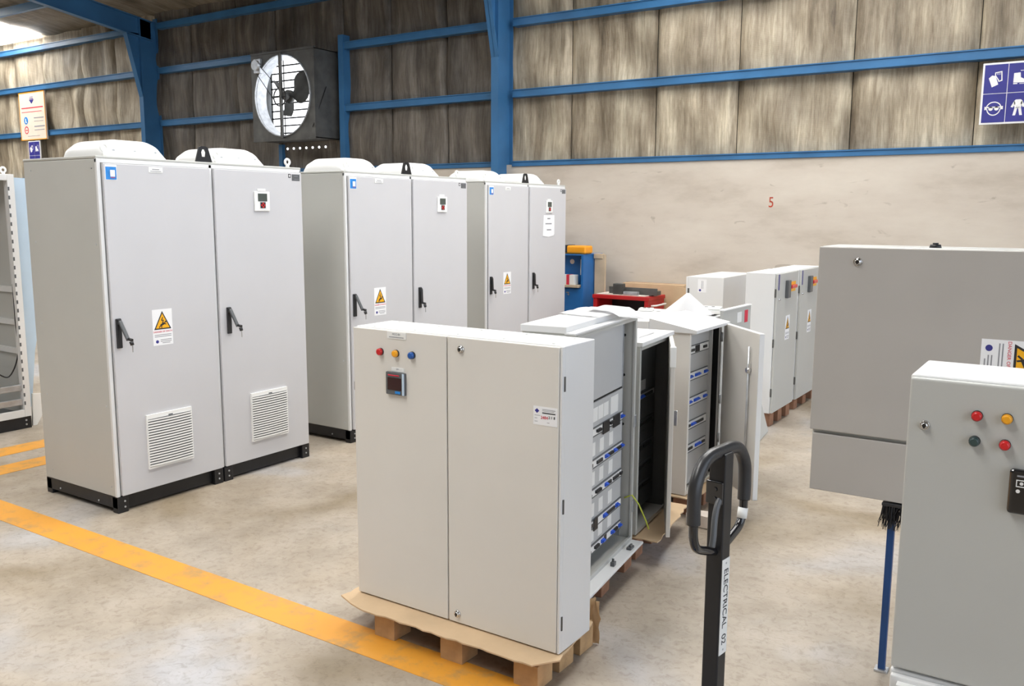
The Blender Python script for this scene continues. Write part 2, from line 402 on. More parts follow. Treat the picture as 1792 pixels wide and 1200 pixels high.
# skylight openings are laid as sheets just under the roof lining
ce = struct(ce.grid(rf, 60, 60).build('ceiling', 'insulr'))
for x in COLS:
    y0, y1 = YW-.05, -8.8
    r_ = MB()
    for (a, b, w) in ((-.42, -.405, .06), (-.105, -.09, .06), (-.41, -.10, .006)):
        r_.prism([(y0, roofz(y0)+a), (y1, roofz(y1)+a), (y1, roofz(y1)+b), (y0, roofz(y0)+b)], x-w, x+w, M3)
    r_.build('rafter', 'blue', ce)
for k in range(12):
    y = 8.75-k*1.35
    MB().box(-27, y-.035, roofz(y)-.09, 5.9, y+.035, roofz(y)+.04).build('purlin', 'blue', ce)
sky = [(-19.4, -17.75, 10.0, 4.2), (-13.0, -11.9, 3.5, -3), (-17.2, -15.6, 7.2, 2), (-8.2, -7.1, 7, 1), (-4.2, -3.1, 9.6, 4.5), (-1.9, -.8, 9.0, 3.0), (-4.3, -2.2, 1.6, -3.6)]  # unseen left-bay and front sheets added to brighten wall and front enclosure
for a, b, ya, yb in sky:
    MB().prism([(ya, roofz(ya)+.025), (yb, roofz(yb)+.025), (yb, roofz(yb)+.035), (ya, roofz(ya)+.035)], a, b, M3).build('skylight_and_fill_sheet', 'skylight', ce)

# the rest of the hall: wall behind the photographer and the far left gable; the right end is an open doorway
struct(MB().box(-27, -9.2, 0, 9, -9, 8.2).build('wall_front', 'insul'))
struct(MB().box(-27.2, -9, 0, -27, 10.3, 8.2).build('wall_left', 'insul'))

# floor markings
def line(x0, y0, x1, y1, lab):
    return tag(MB().box(x0, y0, 0, x1, y1, .002).build('floor_line', 'line'), lab, 'floor marking')
line(-12, 2.485, -1.3, 2.675, 'long worn yellow line running across the floor under the wooden pallet')
line(-6.83, 2.9, -6.60, 9.4, 'yellow floor stripe nearer the open cabinet frame, at the left edge')
line(-6.35, 2.9, -6.13, 9.4, 'yellow floor stripe nearer the big twin cabinet, at the left edge')

# ================================================================== shared small parts (local frame: x along the front, y into the box, z up)
def hazard_label(parent, x0, z0, x1, z1, y, detail=True, word=True):
    """white danger plate on a front face at depth y (front is -y)"""
    w, h = x1-x0, z1-z0; cx = (x0+x1)/2
    pl = MB().box(x0, y-.001, z0, x1, y, z1).build('warning_label', 'paper', parent)
    pl['label'] = 'white danger plate with yellow triangle'
    t = .86*w/2; zt = z1-.05*h; zb = z0+.44*h
    MB().prism([(cx-t, zb), (cx+t, zb), (cx, zt)], y-.0016, y-.001).build('triangle_border', 'blackprint', pl)
    k = .80
    zc = (2*zb+zt)/3; sc = lambda px, pz: (cx+(px-cx)*k, zc+(pz-zc)*k)
    MB().prism([sc(cx-t, zb), sc(cx+t, zb), sc(cx, zt)], y-.0022, y-.0016).build('hazard_triangle', 'hazard', pl)
    u = (zt-zb)
    fg = MB()
    def bar(a, b, wd):
        ax, az = cx+a[0]*u, zb+a[1]*u; bx, bz = cx+b[0]*u, zb+b[1]*u
        d = Vector((bx-ax, bz-az)).normalized()*wd*u/2; nx, nz = -d.y, d.x
        fg.prism([(ax+nx, az+nz), (ax-nx, az-nz), (bx-nx, bz-nz), (bx+nx, bz+nz)], y-.0028, y-.0022)
    bar((.02, .66), (-.07, .48), .05); bar((-.07, .48), (.06, .50), .04); bar((.06, .50), (-.02, .33), .05)
    bar((-.12, .22), (.14, .34), .11); bar((-.12, .22), (-.22, .10), .055); bar((-.08, .20), (-.06, .08), .055)
    bar((.10, .32), (.22, .26), .05); fg.prism(circle(cx+.19*u, zb+.40*u, .05*u, 10), y-.0028, y-.0022)
    fg.build('falling_figure', 'blackprint', pl)
    if word: text('danger_text', 'DANGER OF DEATH', .105*w, 'redprint', pl, (cx, y-.0014, z0+.375*h))
    if detail:
        p = MB()
        for zz, a, b in ((.29, .08, .92), (.245, .08, .92), (.15, .36, .92), (.105, .36, .92), (.06, .45, .85)):
            p.box(x0+a*w, y-.0014, z0+(zz-.010)*h, x0+b*w, y-.001, z0+(zz+.008)*h)
        p.build('fine_print', 'print', pl)
        MB().prism(circle(x0+.2*w, z0+.105*h, .075*w, 12), y-.0016, y-.001).build('emblem', 'navy', pl)
    return pl
def lock_knob(parent, x, z, y, r=.016):
    k = MB().cyl((x, y, z), (x, y-.006, z), r, r*.9).cyl((x, y-.006, z), (x, y-.012, z), r*.8, r*.5).build('cam_lock', 'chrome', parent)
    MB().cyl((x, y-.0125, z), (x, y-.0118, z), r*.38, n=10).box(x-.002, y-.0135, z-r*.5, x+.002, y-.012, z+r*.5).build('key_slot', 'black', k)
    return k
def lamp(parent, x, z, y, m_, r=.0145):
    b = MB().cyl((x, y, z), (x, y-.006, z), r, r).build('pilot_light', 'blackplastic', parent)
    MB().cyl((x, y-.006, z), (x, y-.016, z), r*.95, r*.9, 20).cyl((x, y-.016, z), (x, y-.019, z), r*.9, r*.6, 20).build('lens', m_, b)
    return b
def name_plate(parent, x0, z0, x1, z1, y, s=None, bars=True):
    p = MB().box(x0, y-.002, z0, x1, y, z1, .0006).build('name_plate', 'white', parent)
    w, h = x1-x0, z1-z0
    if s: text('plate_text', s, h*.42, 'print', p, ((x0+x1)/2, y-.0024, z0+h*.66))
    if bars:
        q = MB()
        if not s: q.box(x0+.25*w, y-.0026, z0+.52*h, x1-.25*w, y-.002, z0+.66*h)
        q.box(x0+.12*w, y-.0026, z0+.20*h, x1-.12*w, y-.002, z0+.31*h); q.build('fine_print', 'print', p)
    return p
def eyebolt(parent, x, y, z, r=.02, axis='y', m_='white'):
    return MB().torus((x, y, z+r+.016), r, .0085, axis).cyl((x, y, z), (x, y, z+.016), .014, .012, 14).build('eyebolt', m_, parent)

# ================================================================== twin-door control cabinets
def control_cabinet(loc, label, levers, note=False):
    W, D, H = 1.54, .78, 2.1
    t = empty('control_cabinet', loc, math.pi/2)
    tag(t, label, 'cabinet', 'tall twin-door cabinets in a row')
    # plinth
    p = MB().box(.03, .035, .012, W-.03, D-.02, .1)
    for u in (.0, W/2-.075, W/2+.005, W-.07):
        p.box(u, .004, 0, u+.07, .06, .1, .004); p.box(u, D-.06, 0, u+.07, D, .1, .004)
    p.box(0, .01, .03, .02, D-.01, .1)
    p = p.build('plinth', 'black', t)
    bl = MB()
    for u in (.045, W/2-.04, W/2+.04, W-.035):
        for z in (.035, .07): bl.cyl((u, .004, z), (u, .0, z), .006, n=8)
    for v in (.2, .62): bl.cyl((0, v, .05), (-.004, v, .05), .006, n=8)
    bl.build('bolt', 'steel', p)
    # carcass: box plus a thin roof plate
    MB().box(0, .02, .1, W, D, 2.085, .006).build('body', 'grey', t)  # same paint as the doors, darker: shade of the sides is in the colour
    MB().box(-.002, .012, 2.085, W+.002, D+.002, 2.1, .004).build('roof_plate', 'grey', t)
    fr = MB().box(.0, .008, .1, .022, .03, 2.085, .003).box(W/2-.012, .012, .1, W/2+.012, .03, 2.085, .003).box(W-.012, .012, .1, W, .03, 2.085, .003)
    fr.box(0, .012, 2.062, W, .03, 2.085, .002).build('front_frame', 'pale', t)
    sc = MB()
    for v in (.06, .70):
        for z in (.16, .65, 1.1, 1.6, 2.03): sc.cyl((0, v, z), (-.002, v, z), .005, n=8)
    sc.build('screw', 'steel', t)
    for i, (a, b) in enumerate(((.030, W/2-.016), (W/2+.016, W-.010))):
        MB().box(a, -.006, .104, b, .016, 2.06, .004).build('door', 'cabdoor', t)
    y = -.006
    # swing handles
    for (u, op) in ((.063, levers[0]), (.852, levers[1])):
        h = MB().box(u-.017, y-.012, .995, u+.017, y, 1.17, .004).box(u-.012, y-.022, 1.135, u+.012, y-.01, 1.165, .003).build('swing_handle', 'blackplastic', t)
        ang = R(20) if op else R(2.5)
        mt = Matrix.Translation((u, y-.014, 1.155)) @ Matrix.Rotation(-ang, 4, 'X')
        if op: mt = Matrix.Translation((u, y-.014, 1.155)) @ Matrix.Rotation(R(-8), 4, 'Y') @ Matrix.Rotation(-R(24), 4, 'X')
        MB().box(-.011, -.014, -.125, .011, 0, 0, .004, mt).build('lever', 'darkgrey' if op else 'blackplastic', h)
        kp = mt @ Vector((0, -.012, -.118))
        MB().cyl(kp, kp+Vector((.004, -.03, -.004)), .009, n=10).cyl(kp+Vector((.002, -.022, -.012)), kp+Vector((.006, -.026, -.034)), .012, .011, 10).build('key_head', 'blackplastic', h)
        MB().box(kp.x+.003, kp.y-.028, kp.z-.075, kp.x+.009, kp.y-.024, kp.z-.03).build('key_blade', 'chrome', h)
    hazard_label(t, .288, .98, .426, 1.20, y)
    # filter grilles: bowed frame with single slats
    slat_me = None
    for u0 in (.206, 1.004):
        u1 = u0+.32; z0, z1 = .228, .565
        g = MB().ring([(u0, z0), (u1, z0), (u1, z1), (u0, z1)], [(u0+.006, z0+.012), (u1-.006, z0+.012), (u1-.006, z1-.026), (u0+.006, z1-.026)], y-.014, y)
        g.box(u0+.004, y-.004, z0+.004, u1-.004, y, z1-.004)
        g = g.build('filter_grille', 'white', t)
        MB().box(u0+.15, y-.0155, z1-.024, u0+.18, y-.013, z1-.017).build('latch', 'darkgrey', g)
        n = 18; step = (z1-.026-z0-.012)/n
        for k in range(n):
            if slat_me is None:
                s = MB()
                def bow(a): return -.012-.007*math.sin(math.pi*a)
                prof = [(0, -.0065), (-.006, -.004), (-.006, .0060), (0, .0045)]
                nb = 8
                vs_ = [[s.bm.verts.new((.004+.312*i/nb, bow(i/nb)+q[0], q[1])) for q in prof] for i in range(nb+1)]
                for i in range(nb):
                    for j in range(4):
                        s.bm.faces.new((vs_[i][j], vs_[i][(j+1) % 4], vs_[i+1][(j+1) % 4], vs_[i+1][j]))
                s.bm.faces.new(vs_[0]); s.bm.faces.new(vs_[-1][::-1])
                so = s.build('slat', 'white', g); slat_me = so.data
            else:
                so = bpy.data.objects.new('slat', slat_me); COL.objects.link(so); so.parent = g
            so.location = (u0, y, z0+.012+step*(k+.5))
        bk = MB().box(u0+.008, y-.0055, z0+.013, u1-.008, y-.004, z1-.027).build('filter_mat', 'darkgrey', g)
    # keypad on the right door
    a = 1.098
    k = MB().box(a, y-.010, 1.795, a+.13, y, 1.925, .004).build('control_keypad', 'white', t)
    MB().box(a+.028, y-.013, 1.86, a+.105, y-.010, 1.912, .001).build('screen', 'lcd', k)
    MB().box(a+.046, y-.013, 1.815, a+.090, y-.010, 1.854, .001).build('button_pad', 'blackplastic', k)
    MB().prism(circle(a+.068, 1.846, .0065, 10), y-.015, y-.013).prism(circle(a+.068, 1.823, .0065, 10), y-.015, y-.013).prism(circle(a+.056, 1.8345, .0065, 10), y-.015, y-.013).prism(circle(a+.080, 1.8345, .0065, 10), y-.015, y-.013).build('red_button', 'redbtn', k)
    MB().box(a+.03, y-.004, 1.928, a+.1, y, 1.944, .001).build('keypad_tag', 'white', t)
    name_plate(t, .318, 2.018, .413, 2.05, y)
    s = MB().box(.040, y-.001, 1.965, .112, y, 2.052).build('blue_sticker', 'paper', t)
    MB().box(.043, y-.0016, 1.968, .109, y-.001, 2.040).build('blue_print', 'stickerblue', s)
    MB().box(.071, y-.0022, 1.985, .100, y-.0016, 2.022).build('white_patch', 'paper', s)
    MB().box(.072, y-.0022, 1.978, .099, y-.0016, 1.981).build('red_bar', 'redprint', s)
    s = MB().box(1.440, y-.001, 2.006, 1.512, y, 2.050).build('rating_plate', 'darkgrey', t)
    MB().box(1.46, y-.0014, 2.016, 1.505, y-.001, 2.018).box(1.46, y-.0014, 2.036, 1.495, y-.001, 2.039).build('fine_print', 'print', s)
    s = MB().box(1.408, y-.001, 2.026, 1.430, y, 2.052).build('logo_sticker', 'blackprint', t)
    MB().prism([(1.419, 2.030), (1.426, 2.038), (1.419, 2.049), (1.412, 2.038)], y-.0016, y-.001).build('emblem', 'paper', s)
    # roof fan hoods
    for c in (.36, 1.14):
        w2 = .215; hh = .115; r = .10
        prof = [(-w2, 0)]
        for q in range(0, 9):
            an = math.pi-math.pi/2*q/8; prof.append((-w2+.13+.13*math.cos(an), hh-.085+.085*math.sin(an)))
        for q in range(0, 9):
            an = math.pi/2-math.pi/2*q/8; prof.append((w2-.13+.13*math.cos(an), hh-.085+.085*math.sin(an)))
        prof.append((w2, 0))
        h = MB(); rows = [(.17, .0, .96), (.17, .30, .96), (.195, .62, .97), (.225, .92, .99), (.25, 1, 1), (.53, 1, 1), (.58, .8, .98), (.60, .4, .96), (.61, 0, .95)]
        vv = [[h.bm.verts.new((c+px*ws, v, 2.1+pz*s_)) for px, pz in prof] for v, s_, ws in rows]
        for i in range(len(rows)-1):
            for j in range(len(prof)-1):
                f = h.bm.faces.new((vv[i][j], vv[i][j+1], vv[i+1][j+1], vv[i+1][j])); f.smooth = True
        hd = h.build('roof_fan_hood', 'pale', t)
        b = MB()
        for q in (-.14, 0, .14): b.cyl((c+q, .188, 2.148), (c+q, .178, 2.146), .008, n=10)
        b.build('hood_screw', 'steel', hd)
        MB().cyl((c-.25, .10, 2.1), (c-.25, .10, 2.13), .014, n=12).torus((c-.25, .10, 2.152), .02, .007).build('eyebolt', 'white', t)
    c = W/2-.035
    MB().ring([(c-.062, 2.1), (c+.062, 2.1), (c+.034, 2.19), (c+.016, 2.197), (c-.016, 2.197), (c-.034, 2.19)],
              [(c-.014, 2.132), (c+.014, 2.132), (c+.018, 2.160), (c+.009, 2.178), (c-.009, 2.178), (c-.018, 2.160)], .02, .03).build('lifting_bracket', 'black', t)
    eyebolt(t, W-.085, .05, 2.1)
    if note:
        mt = Matrix.Translation((loc[0]+.0075, loc[1]+1.04, 1.55)) @ Matrix.Rotation(R(-2.0), 4, 'X')
        n_ = tag(MB().prism([(0, 0), (.12, -.008), (.225, .012), (.24, .03), (.23, .23), (.006, .222)], 0, .0015, mt @ M3).build('paper_note', 'paper'),
                 'creased white paper note taped under the keypad of the farthest tall cabinet', 'paper note')
        q = MB()
        for zz, u0, u1 in ((1.735, 1.13, 1.19), (1.68, 1.09, 1.22), (1.615, 1.12, 1.21)):
            q.box(loc[0]+.0085, loc[1]+u0, zz-.006, loc[0]+.0098, loc[1]+u1, zz+.006)
        q.build('handwriting', 'print', n_)
    return t
control_cabinet((-4.735, 2.933, 0), 'largest and nearest twin-door grey control cabinet, left, with two slatted filter grilles', (True, True))
control_cabinet((-4.74, 4.913, 0), 'middle one of the three tall twin-door grey control cabinets in the row', (True, False))
control_cabinet((-4.975, 7.09, 0), 'farthest tall twin-door grey control cabinet, with a paper note on its right door', (False, False), True)

# ================================================================== pallets
def pallet(loc, rz, L, D, label, group='wooden pallets under enclosures', blocks=3, m_='wood', h=.118, boards=5, rows=3):
    t = empty('wooden_pallet', loc, rz); tag(t, label, 'pallet', group)
    bm_ = None; dm = None
    bw = .11
    for r_ in range(rows):
        v = (D-bw)*r_/max(1, rows-1)
        for k in range(blocks):
            u = (L-bw)*k/(blocks-1)
            if bm_ is None: o = MB().box(0, 0, .0, bw, bw, h-.02, .003).build('block', m_, t); bm_ = o.data
            else: o = bpy.data.objects.new('block', bm_); COL.objects.link(o); o.parent = t
            o.location = (u, v, 0)
    for k in range(boards):
        if dm is None: o = MB().box(0, 0, h-.02, L, D/boards*.82, h, .003).build('deck_board', m_, t); dm = o.data
        else: o = bpy.data.objects.new('deck_board', dm); COL.objects.link(o); o.parent = t
        o.location = (0, D*k/boards+D/boards*.09, 0)
    return t
def torn_sheet(name, poly, z, material, label, cat, thick=.006, jag=.012, seed=1, loc=(0, 0, 0), rz=0, droop=None):
    rr_ = random.Random(seed); pts = []
    for i, p in enumerate(poly):
        q = poly[(i+1) % len(poly)]; n = max(2, int(math.hypot(q[0]-p[0], q[1]-p[1])/.04))
        for k in range(n):
            f = k/n; pts.append((p[0]+(q[0]-p[0])*f+rr_.uniform(-jag, jag)*.5, p[1]+(q[1]-p[1])*f+rr_.uniform(-jag, jag)*.5))
    b = MB(); top = []; bot = []
    for x, y in pts:
        dz = droop(x, y) if droop else 0
        top.append(b.bm.verts.new((x, y, z+thick+dz))); bot.append(b.bm.verts.new((x, y, z+dz)))
    f1 = b.bm.faces.new(top); f2 = b.bm.faces.new(bot[::-1]); n = len(top)
    for i in range(n): b.bm.faces.new((top[i], bot[i], bot[(i+1) % n], top[(i+1) % n]))
    bmesh.ops.triangulate(b.bm, faces=[f1, f2])
    return tag(b.build(name, material, None, loc, rz), label, cat)

# ================================================================== low motor-control enclosure in front
pallet((-2.44, 2.645, 0), 0, .82, .44, 'wooden pallet on the yellow line under the front two-door enclosure')
torn_sheet('cardboard_sheet', [(-2.64, 2.66), (-2.50, 2.60), (-1.62, 2.605), (-1.56, 2.70), (-1.60, 3.05), (-2.62, 3.05)], .119, 'card',
           'torn cardboard sheet between the front enclosure and its pallet', 'cardboard', seed=4)
def front_enclosure():
    W, D, H = 1.025, .25, 1.185
    t = empty('motor_control_enclosure', (-2.60, 2.72, .127)); tag(t, 'low grey two-door enclosure at the front with red, amber and blue lights', 'enclosure')
    MB().box(0, .022, 0, W, D, H, .004).build('body', 'pale', t)  # cabinet paint in a lighter copy: light on the right side painted in
    MB().box(.002, 0, .004, W/2-.003-.012, .020, H-.004, .003).build('door', 'warmlit', t)
    MB().box(W/2-.003-.006, 0, .004, W-.012, .020, H-.004, .003).build('door', 'warmlit', t)
    MB().box(W-.010, .004, .002, W, .024, H-.002, .002).build('corner_strip', 'pale', t)
    for z in (1.045, .58, .12):
        MB().box(W-.001, .016, z-.028, W+.004, .024, z+.028, .001).build('hinge', 'darksteel', t)
    for z in (.93, .6): MB().box(-.006, .012, z-.02, .001, .03, z+.02, .002).build('hinge', 'black', t)
    MB().box(-.03, .03, .90, 0, .08, .94, .004).build('side_bracket', 'darkgrey', t)
    s = MB()
    for u in (.08, .3, .52, .74, .96):
        for v in (.05, .21): s.cyl((u, v, H), (u, v, H+.003), .006, n=10)
    s.build('roof_screw', 'white', t)
    for u, m_ in ((.157, 'redbtn'), (.241, 'ambbtn'), (.326, 'blubtn')): lamp(t, u, 1.09, 0, m_, .0155)
    name_plate(t, .192, 1.149, .294, 1.178, 0, 'MCC-B1')
    name_plate(t, .214, 1.013, .281, 1.031, 0, 'QM1', bars=False)
    mt = MB().box(.192, -.014, .918, .292, 0, 1.012, .003).build('panel_meter', 'darkgrey', t)
    MB().box(.203, -.016, .938, .276, -.014, .990, .001).build('screen', 'darkscreen', mt)
    MB().box(.206, -.0165, .997, .266, -.014, 1.002, .001).build('red_strip', 'redprint', mt)
    MB().box(.243, -.0165, .924, .27, -.014, .935, .001).build('key', 'stickerblue', mt)
    MB().box(.281, -.0165, .92, .291, -.013, 1.01, .001).build('side_bezel', 'bluesheet', mt)
    lock_knob(t, .570, 1.136, 0); lock_knob(t, .548, .042, 0)
    c = MB().box(.905, -.001, .885, 1.008, 0, .955).build('data_card', 'paper', t)
    MB().prism([(.911, .938), (.921, .947), (.931, .938), (.921, .929)], -.0016, -.001).build('emblem', 'navy', c)
    MB().box(.944, -.0016, .930, 1.0, -.001, .934).build('black_bar', 'blackprint', c)
    MB().box(.944, -.0016, .944, 1.0, -.001, .946).box(.944, -.0016, .939, .995, -.001, .9405).box(.911, -.0016, .920, .935, -.001, .9215).box(.911, -.0016, .909, .922, -.001, .9105).box(.911, -.0016, .897, .924, -.001, .8985).box(.965, -.0016, .896, .975, -.001, .8975).build('fine_print', 'print', c)
    text('red_stamp', '2484', .016, 'redprint', c, (.953, -.0015, .914)); text('pen_number', '2 1 8', .014, 'blackprint', c, (.985, -.0015, .917))
    return t
front_enclosure()

# ================================================================== open distribution boards (front faces local -y)
def open_box(t, W, D, H, m_='grey', th=.012, flange=.022, inner='grey'):
    MB().box(0, D-th, 0, W, D, H).build('back_panel', inner, t)
    MB().box(0, 0, 0, th, D-th, H, .002).box(th, 0, 0, flange, .012, H, .002).build('side_panel', m_, t)
    MB().box(W-th, 0, 0, W, D-th, H, .002).box(W-flange, 0, 0, W-th, .012, H, .002).build('side_panel', inner, t)
    MB().box(th, 0, 0, W-th, D-th, th, .002).box(th, 0, th, W-th, .012, flange).build('bottom_panel', m_, t)
    MB().box(th, 0, H-th, W-th, D-th, H, .002).box(th, 0, H-flange, W-th, .012, H-th).build('top_panel', m_, t)
def breaker_row(t, u0, u1, z, y, spec, seed=0, h=.034):
    """a slot strip in the cover plate with toggles standing out of it"""
    r = MB().box(u0, y-.006, z-h/2, u1, y, z+h/2, .001).build('breaker_row', 'white', t)
    MB().box(u0, y-.008, z+h/2, u1, y-.0, z+h/2+.004).box(u0, y-.008, z-h/2-.004, u1, y, z-h/2).build('slot_edge', 'darkgrey', r)
    for (f0, f1, kind) in spec:
        a = u0+(u1-u0)*f0; b = u0+(u1-u0)*f1
        if kind == 'blue':
            MB().box(a, y-.014, z-.009, b, y-.006, z+.009, .002).box(a+.002, y-.022, z-.003, b-.002, y-.012, z+.006, .002).build('toggle', 'bluesw', r)
        elif kind == 'bar':
            MB().box(a, y-.013, z-.009, b, y-.006, z+.007, .001).build('toggle', 'blackplastic', r)
        elif kind == 'dark':
            MB().box(a, y-.007, z-h/2+.002, b, y-.0055, z+h/2-.002).build('open_slot', 'black', r)
        elif kind == 'block':
            MB().box(a, y-.012, z-.034, b, y-.006, z+.024, .002).build('breaker', 'black', r)
        else:
            q = MB(); n = max(2, int((b-a)/.014))
            for k in range(n):
                x = a+(b-a)*(k+.5)/n; q.box(x-.004, y-.018, z-.006, x+.004, y-.006, z+.008, .001)
            q.build('toggle', 'blackplastic', r)
    return r

# -- nearest open board, behind the front enclosure
RZ1 = R(97)
def board_wide():
    W, D, H = .80, .245, 1.15
    t = empty('distribution_board', (-1.755, 3.14, .145), RZ1)
    tag(t, 'open grey distribution board behind the front enclosure, rows of blue breakers, paper on top', 'distribution board', 'open distribution boards in a line')
    open_box(t, W, D, H, inner='grey')
    y = .055
    MB().box(.022, y, .80, W-.055, y+.004, H-.03, .001).build('blank_cover', 'inner', t)
    MB().box(.022, y-.004, .07, W-.055, y+.004, .79, .001).build('cover_plate', 'inner', t)
    MB().box(W-.055, y-.004, .03, W-.047, y+.02, H-.03).build('rail_edge', 'steel', t)
    yy = y-.004
    for k in range(4):
        u = .27+.07*k; MB().box(u, yy-.002, .700, u+.065, yy, .765, .001).build('circuit_label', 'white', t)
    MB().box(.575, yy-.002, .690, .68, yy, .775, .001).build('circuit_label', 'white', t)
    breaker_row(t, .03, W-.06, .655, yy, [(.48, .56, 'pole'), (.60, .72, 'block'), (.725, .79, 'pole'), (.80, .93, 'block'), (.955, .995, 'blue')])
    rows = [(.505, [(.3, .42, 'bar'), (.50, .60, 'bar'), (.655, .70, 'blue'), (.70, .80, 'pole'), (.82, .86, 'blue'), (.86, .95, 'pole'), (.965, 1, 'blue')]),
            (.365, [(.3, .4, 'pole'), (.48, .58, 'pole'), (.66, .70, 'blue'), (.70, .78, 'bar'), (.82, .93, 'bar'), (.95, .98, 'pole')]),
            (.215, [(.3, .45, 'bar'), (.46, .53, 'block'), (.64, .69, 'blue'), (.70, .86, 'bar'), (.88, .93, 'blue')]),
            (.095, [(.3, .4, 'pole'), (.48, .56, 'pole'), (.61, .66, 'blue'), (.67, .72, 'dark'), (.80, .84, 'blue'), (.84, .92, 'pole'), (.95, .99, 'blue')])]
    for z, sp in rows:
        breaker_row(t, .03, W-.06, z, yy, sp)
        for f in (.42, .58, .76):
            u = .03+.70*f; MB().box(u, yy-.002, z+.035, u+.055, yy, z+.10, .001).build('circuit_label', 'white', t)
    # lid: low tray set back from the opening
    MB().box(-.006, .04, H, W+.006, D+.006, H+.030, .003).build('lid', 'pale', t)
    MB().box(-.006, -.004, H-.004, W+.006, .05, H+.006, .003).build('lid_edge', 'pale', t)
    s = MB()
    for u in (.1, .4, .7):
        for v in (.09, .20): s.cyl((u, v, H+.03), (u, v, H+.033), .006, n=8)
    s.build('lid_screw', 'white', t)
    s = MB()
    for z in (.35, .6, .85, 1.05): s.cyl((W-.012, .06, z), (W-.016, .06, z), .007, n=10)
    s.build('hole', 'black', t)
    for z in (.18, .62): MB().box(W-.02, -.006, z-.03, W+.004, .0, z+.03, .002).build('hinge', 'steel', t)
    # bottom ledge in front
    MB().box(-.0, -.06, -.012, W+.0, .01, 0, .003).build('bottom_ledge', 'pale', t)
    MB().box(.42, -.04, 0, .45, -.02, .02, .002).box(.43, -.035, .0, .436, -.025, .035).box(.65, -.045, 0, .70, -.02, .012, .002).box(.66, -.04, .01, .69, -.03, .022).build('loose_screw', 'darkgrey', t)
    MB().tube([(.78, .04, .22), (.78, .0, .24), (.80, -.03, .19), (.83, -.06, .10), (.85, -.07, .05)], .004, 6).build('earth_wire', 'greenwire', t)
    return t
board_wide()
pallet((-1.765, 3.19, 0), RZ1, .76, .4, 'dark wooden pallet under the nearest open distribution board', m_='wooddark', h=.13, rows=2)
# torn cardboard flap standing by the front of the nearest board
tag(MB().grid(lambda a, b: (-1.60-.06*a+.015*noise.noise((a*3, b*4, 1)), 3.10+.012*noise.noise((a*4, b*3, 3)), .004+.19*b+.03*noise.noise((a*3, b*2, 7))*b), 8, 8, .004).build('cardboard_flap', 'card'),
    'crumpled cardboard flap standing between front enclosure and nearest open board', 'cardboard')
def page(poly, z, label, seed=0, amp=.012, mat_='paper', rz=0, loc=(0, 0, 0), curl=None):
    (a, b, c, d) = [Vector(p) for p in poly]
    def fn(u, v):
        p = a.lerp(b, u).lerp(d.lerp(c, u), v)
        zz = z+abs(noise.noise((u*2+seed, v*2, seed)))*amp
        if curl: zz = curl(u, v, zz)
        return (p.x, p.y, zz)
    return tag(MB().grid(fn, 10, 10, .001).build('paper_sheet', mat_, None, loc, rz), label, 'paper')
TZ = .145+1.15+.035
page([(-2.06, 3.52), (-1.82, 3.47), (-1.85, 3.80), (-2.09, 3.84)], TZ, 'white drawing sheets lying on the lid of the nearest open board', 1, .008)
page([(-1.98, 3.66), (-1.78, 3.58), (-1.76, 3.82), (-2.0, 3.88)], TZ+.008, 'curled paper hanging over the lid edge of the nearest open board', 3, .008,
     curl=lambda u, v, z: z+.004-.05*max(0, u-.6)**1.2/.33*(.3+.7*v))

# -- second open board with a dark interior and its door swung out edge-on
RZ2 = R(96)
def board_dark():
    W, D, H = .51, .26, .985
    t = empty('distribution_board', (-1.862, 3.995, .145), RZ2)
    tag(t, 'narrow open distribution board with a dark interior and its door seen edge-on', 'distribution board', 'open distribution boards in a line')
    open_box(t, W, D, H, inner='innerdark')  # inner panels darkened: shade inside the box is in their colour
    y = .075
    MB().box(.018, y, .06, W-.03, y+.004, H-.05, .001).build('cover_plate', 'darkgrey', t)
    for k, z in enumerate((.68, .53, .40, .29, .18)):
        breaker_row(t, .03, W-.06, z, y, [(.05, .3, 'bar'), (.4, .55, 'blue' if k == 0 else 'bar'), (.6, .9, 'bar')], h=.03).data.materials[0] = M['darkgrey' if k else 'inner']  # lit top row and shaded lower rows painted by colour
        for f in (.1, .5): MB().box(.03+f*(W-.09), y-.003, z+.03, .1+f*(W-.09), y, z+.085, .001).build('circuit_label', 'darkgrey' if k else 'inner', t)
    MB().box(-.01, -.015, H, W+.01, D+.01, H+.022, .003).build('lid', 'pale', t)
    # door, hinged at the far side
    hx, hy = W, -.004
    d = Vector((-1.692+.0, 4.06, 0))-Vector((-1.862, 3.995, 0))
    ang = math.atan2(-.44, .205)-RZ2
    mt = Matrix.Translation((hx, hy-.004, 0)) @ Matrix.Rotation(ang, 4, 'Z')
    MB().box(0.0, -.022, .0, .485, 0, H, .003, mt).build('door', 'warmlit', t)
    MB().box(.47, -.026, H-.10, .492, .004, H+.004, .003, mt).build('door_corner', 'white', t)
    MB().box(.44, .0, .58, .46, .02, .66, .003, mt).build('door_latch', 'chrome', t)
    return t
board_dark()
pallet((-1.87, 4.02, 0), RZ2, .62, .4, 'dark wooden pallet under the dark open board, covered with cardboard', m_='wooddark', h=.13, rows=2)
torn_sheet('cardboard_sheet', [(-.02, -.13), (.30, -.12), (.62, -.10), (.62, .36), (.0, .36)], .13, 'card', 'brown cardboard sheet sticking out under the dark open board', 'cardboard', seed=12, loc=(-1.87, 4.0, 0), rz=RZ2)
TZ2 = .145+.985+.023
page([(-2.13, 4.18), (-1.93, 4.10), (-1.95, 4.36), (-2.15, 4.42)], TZ2, 'white sheet on top of the dark open board', 5, .008)

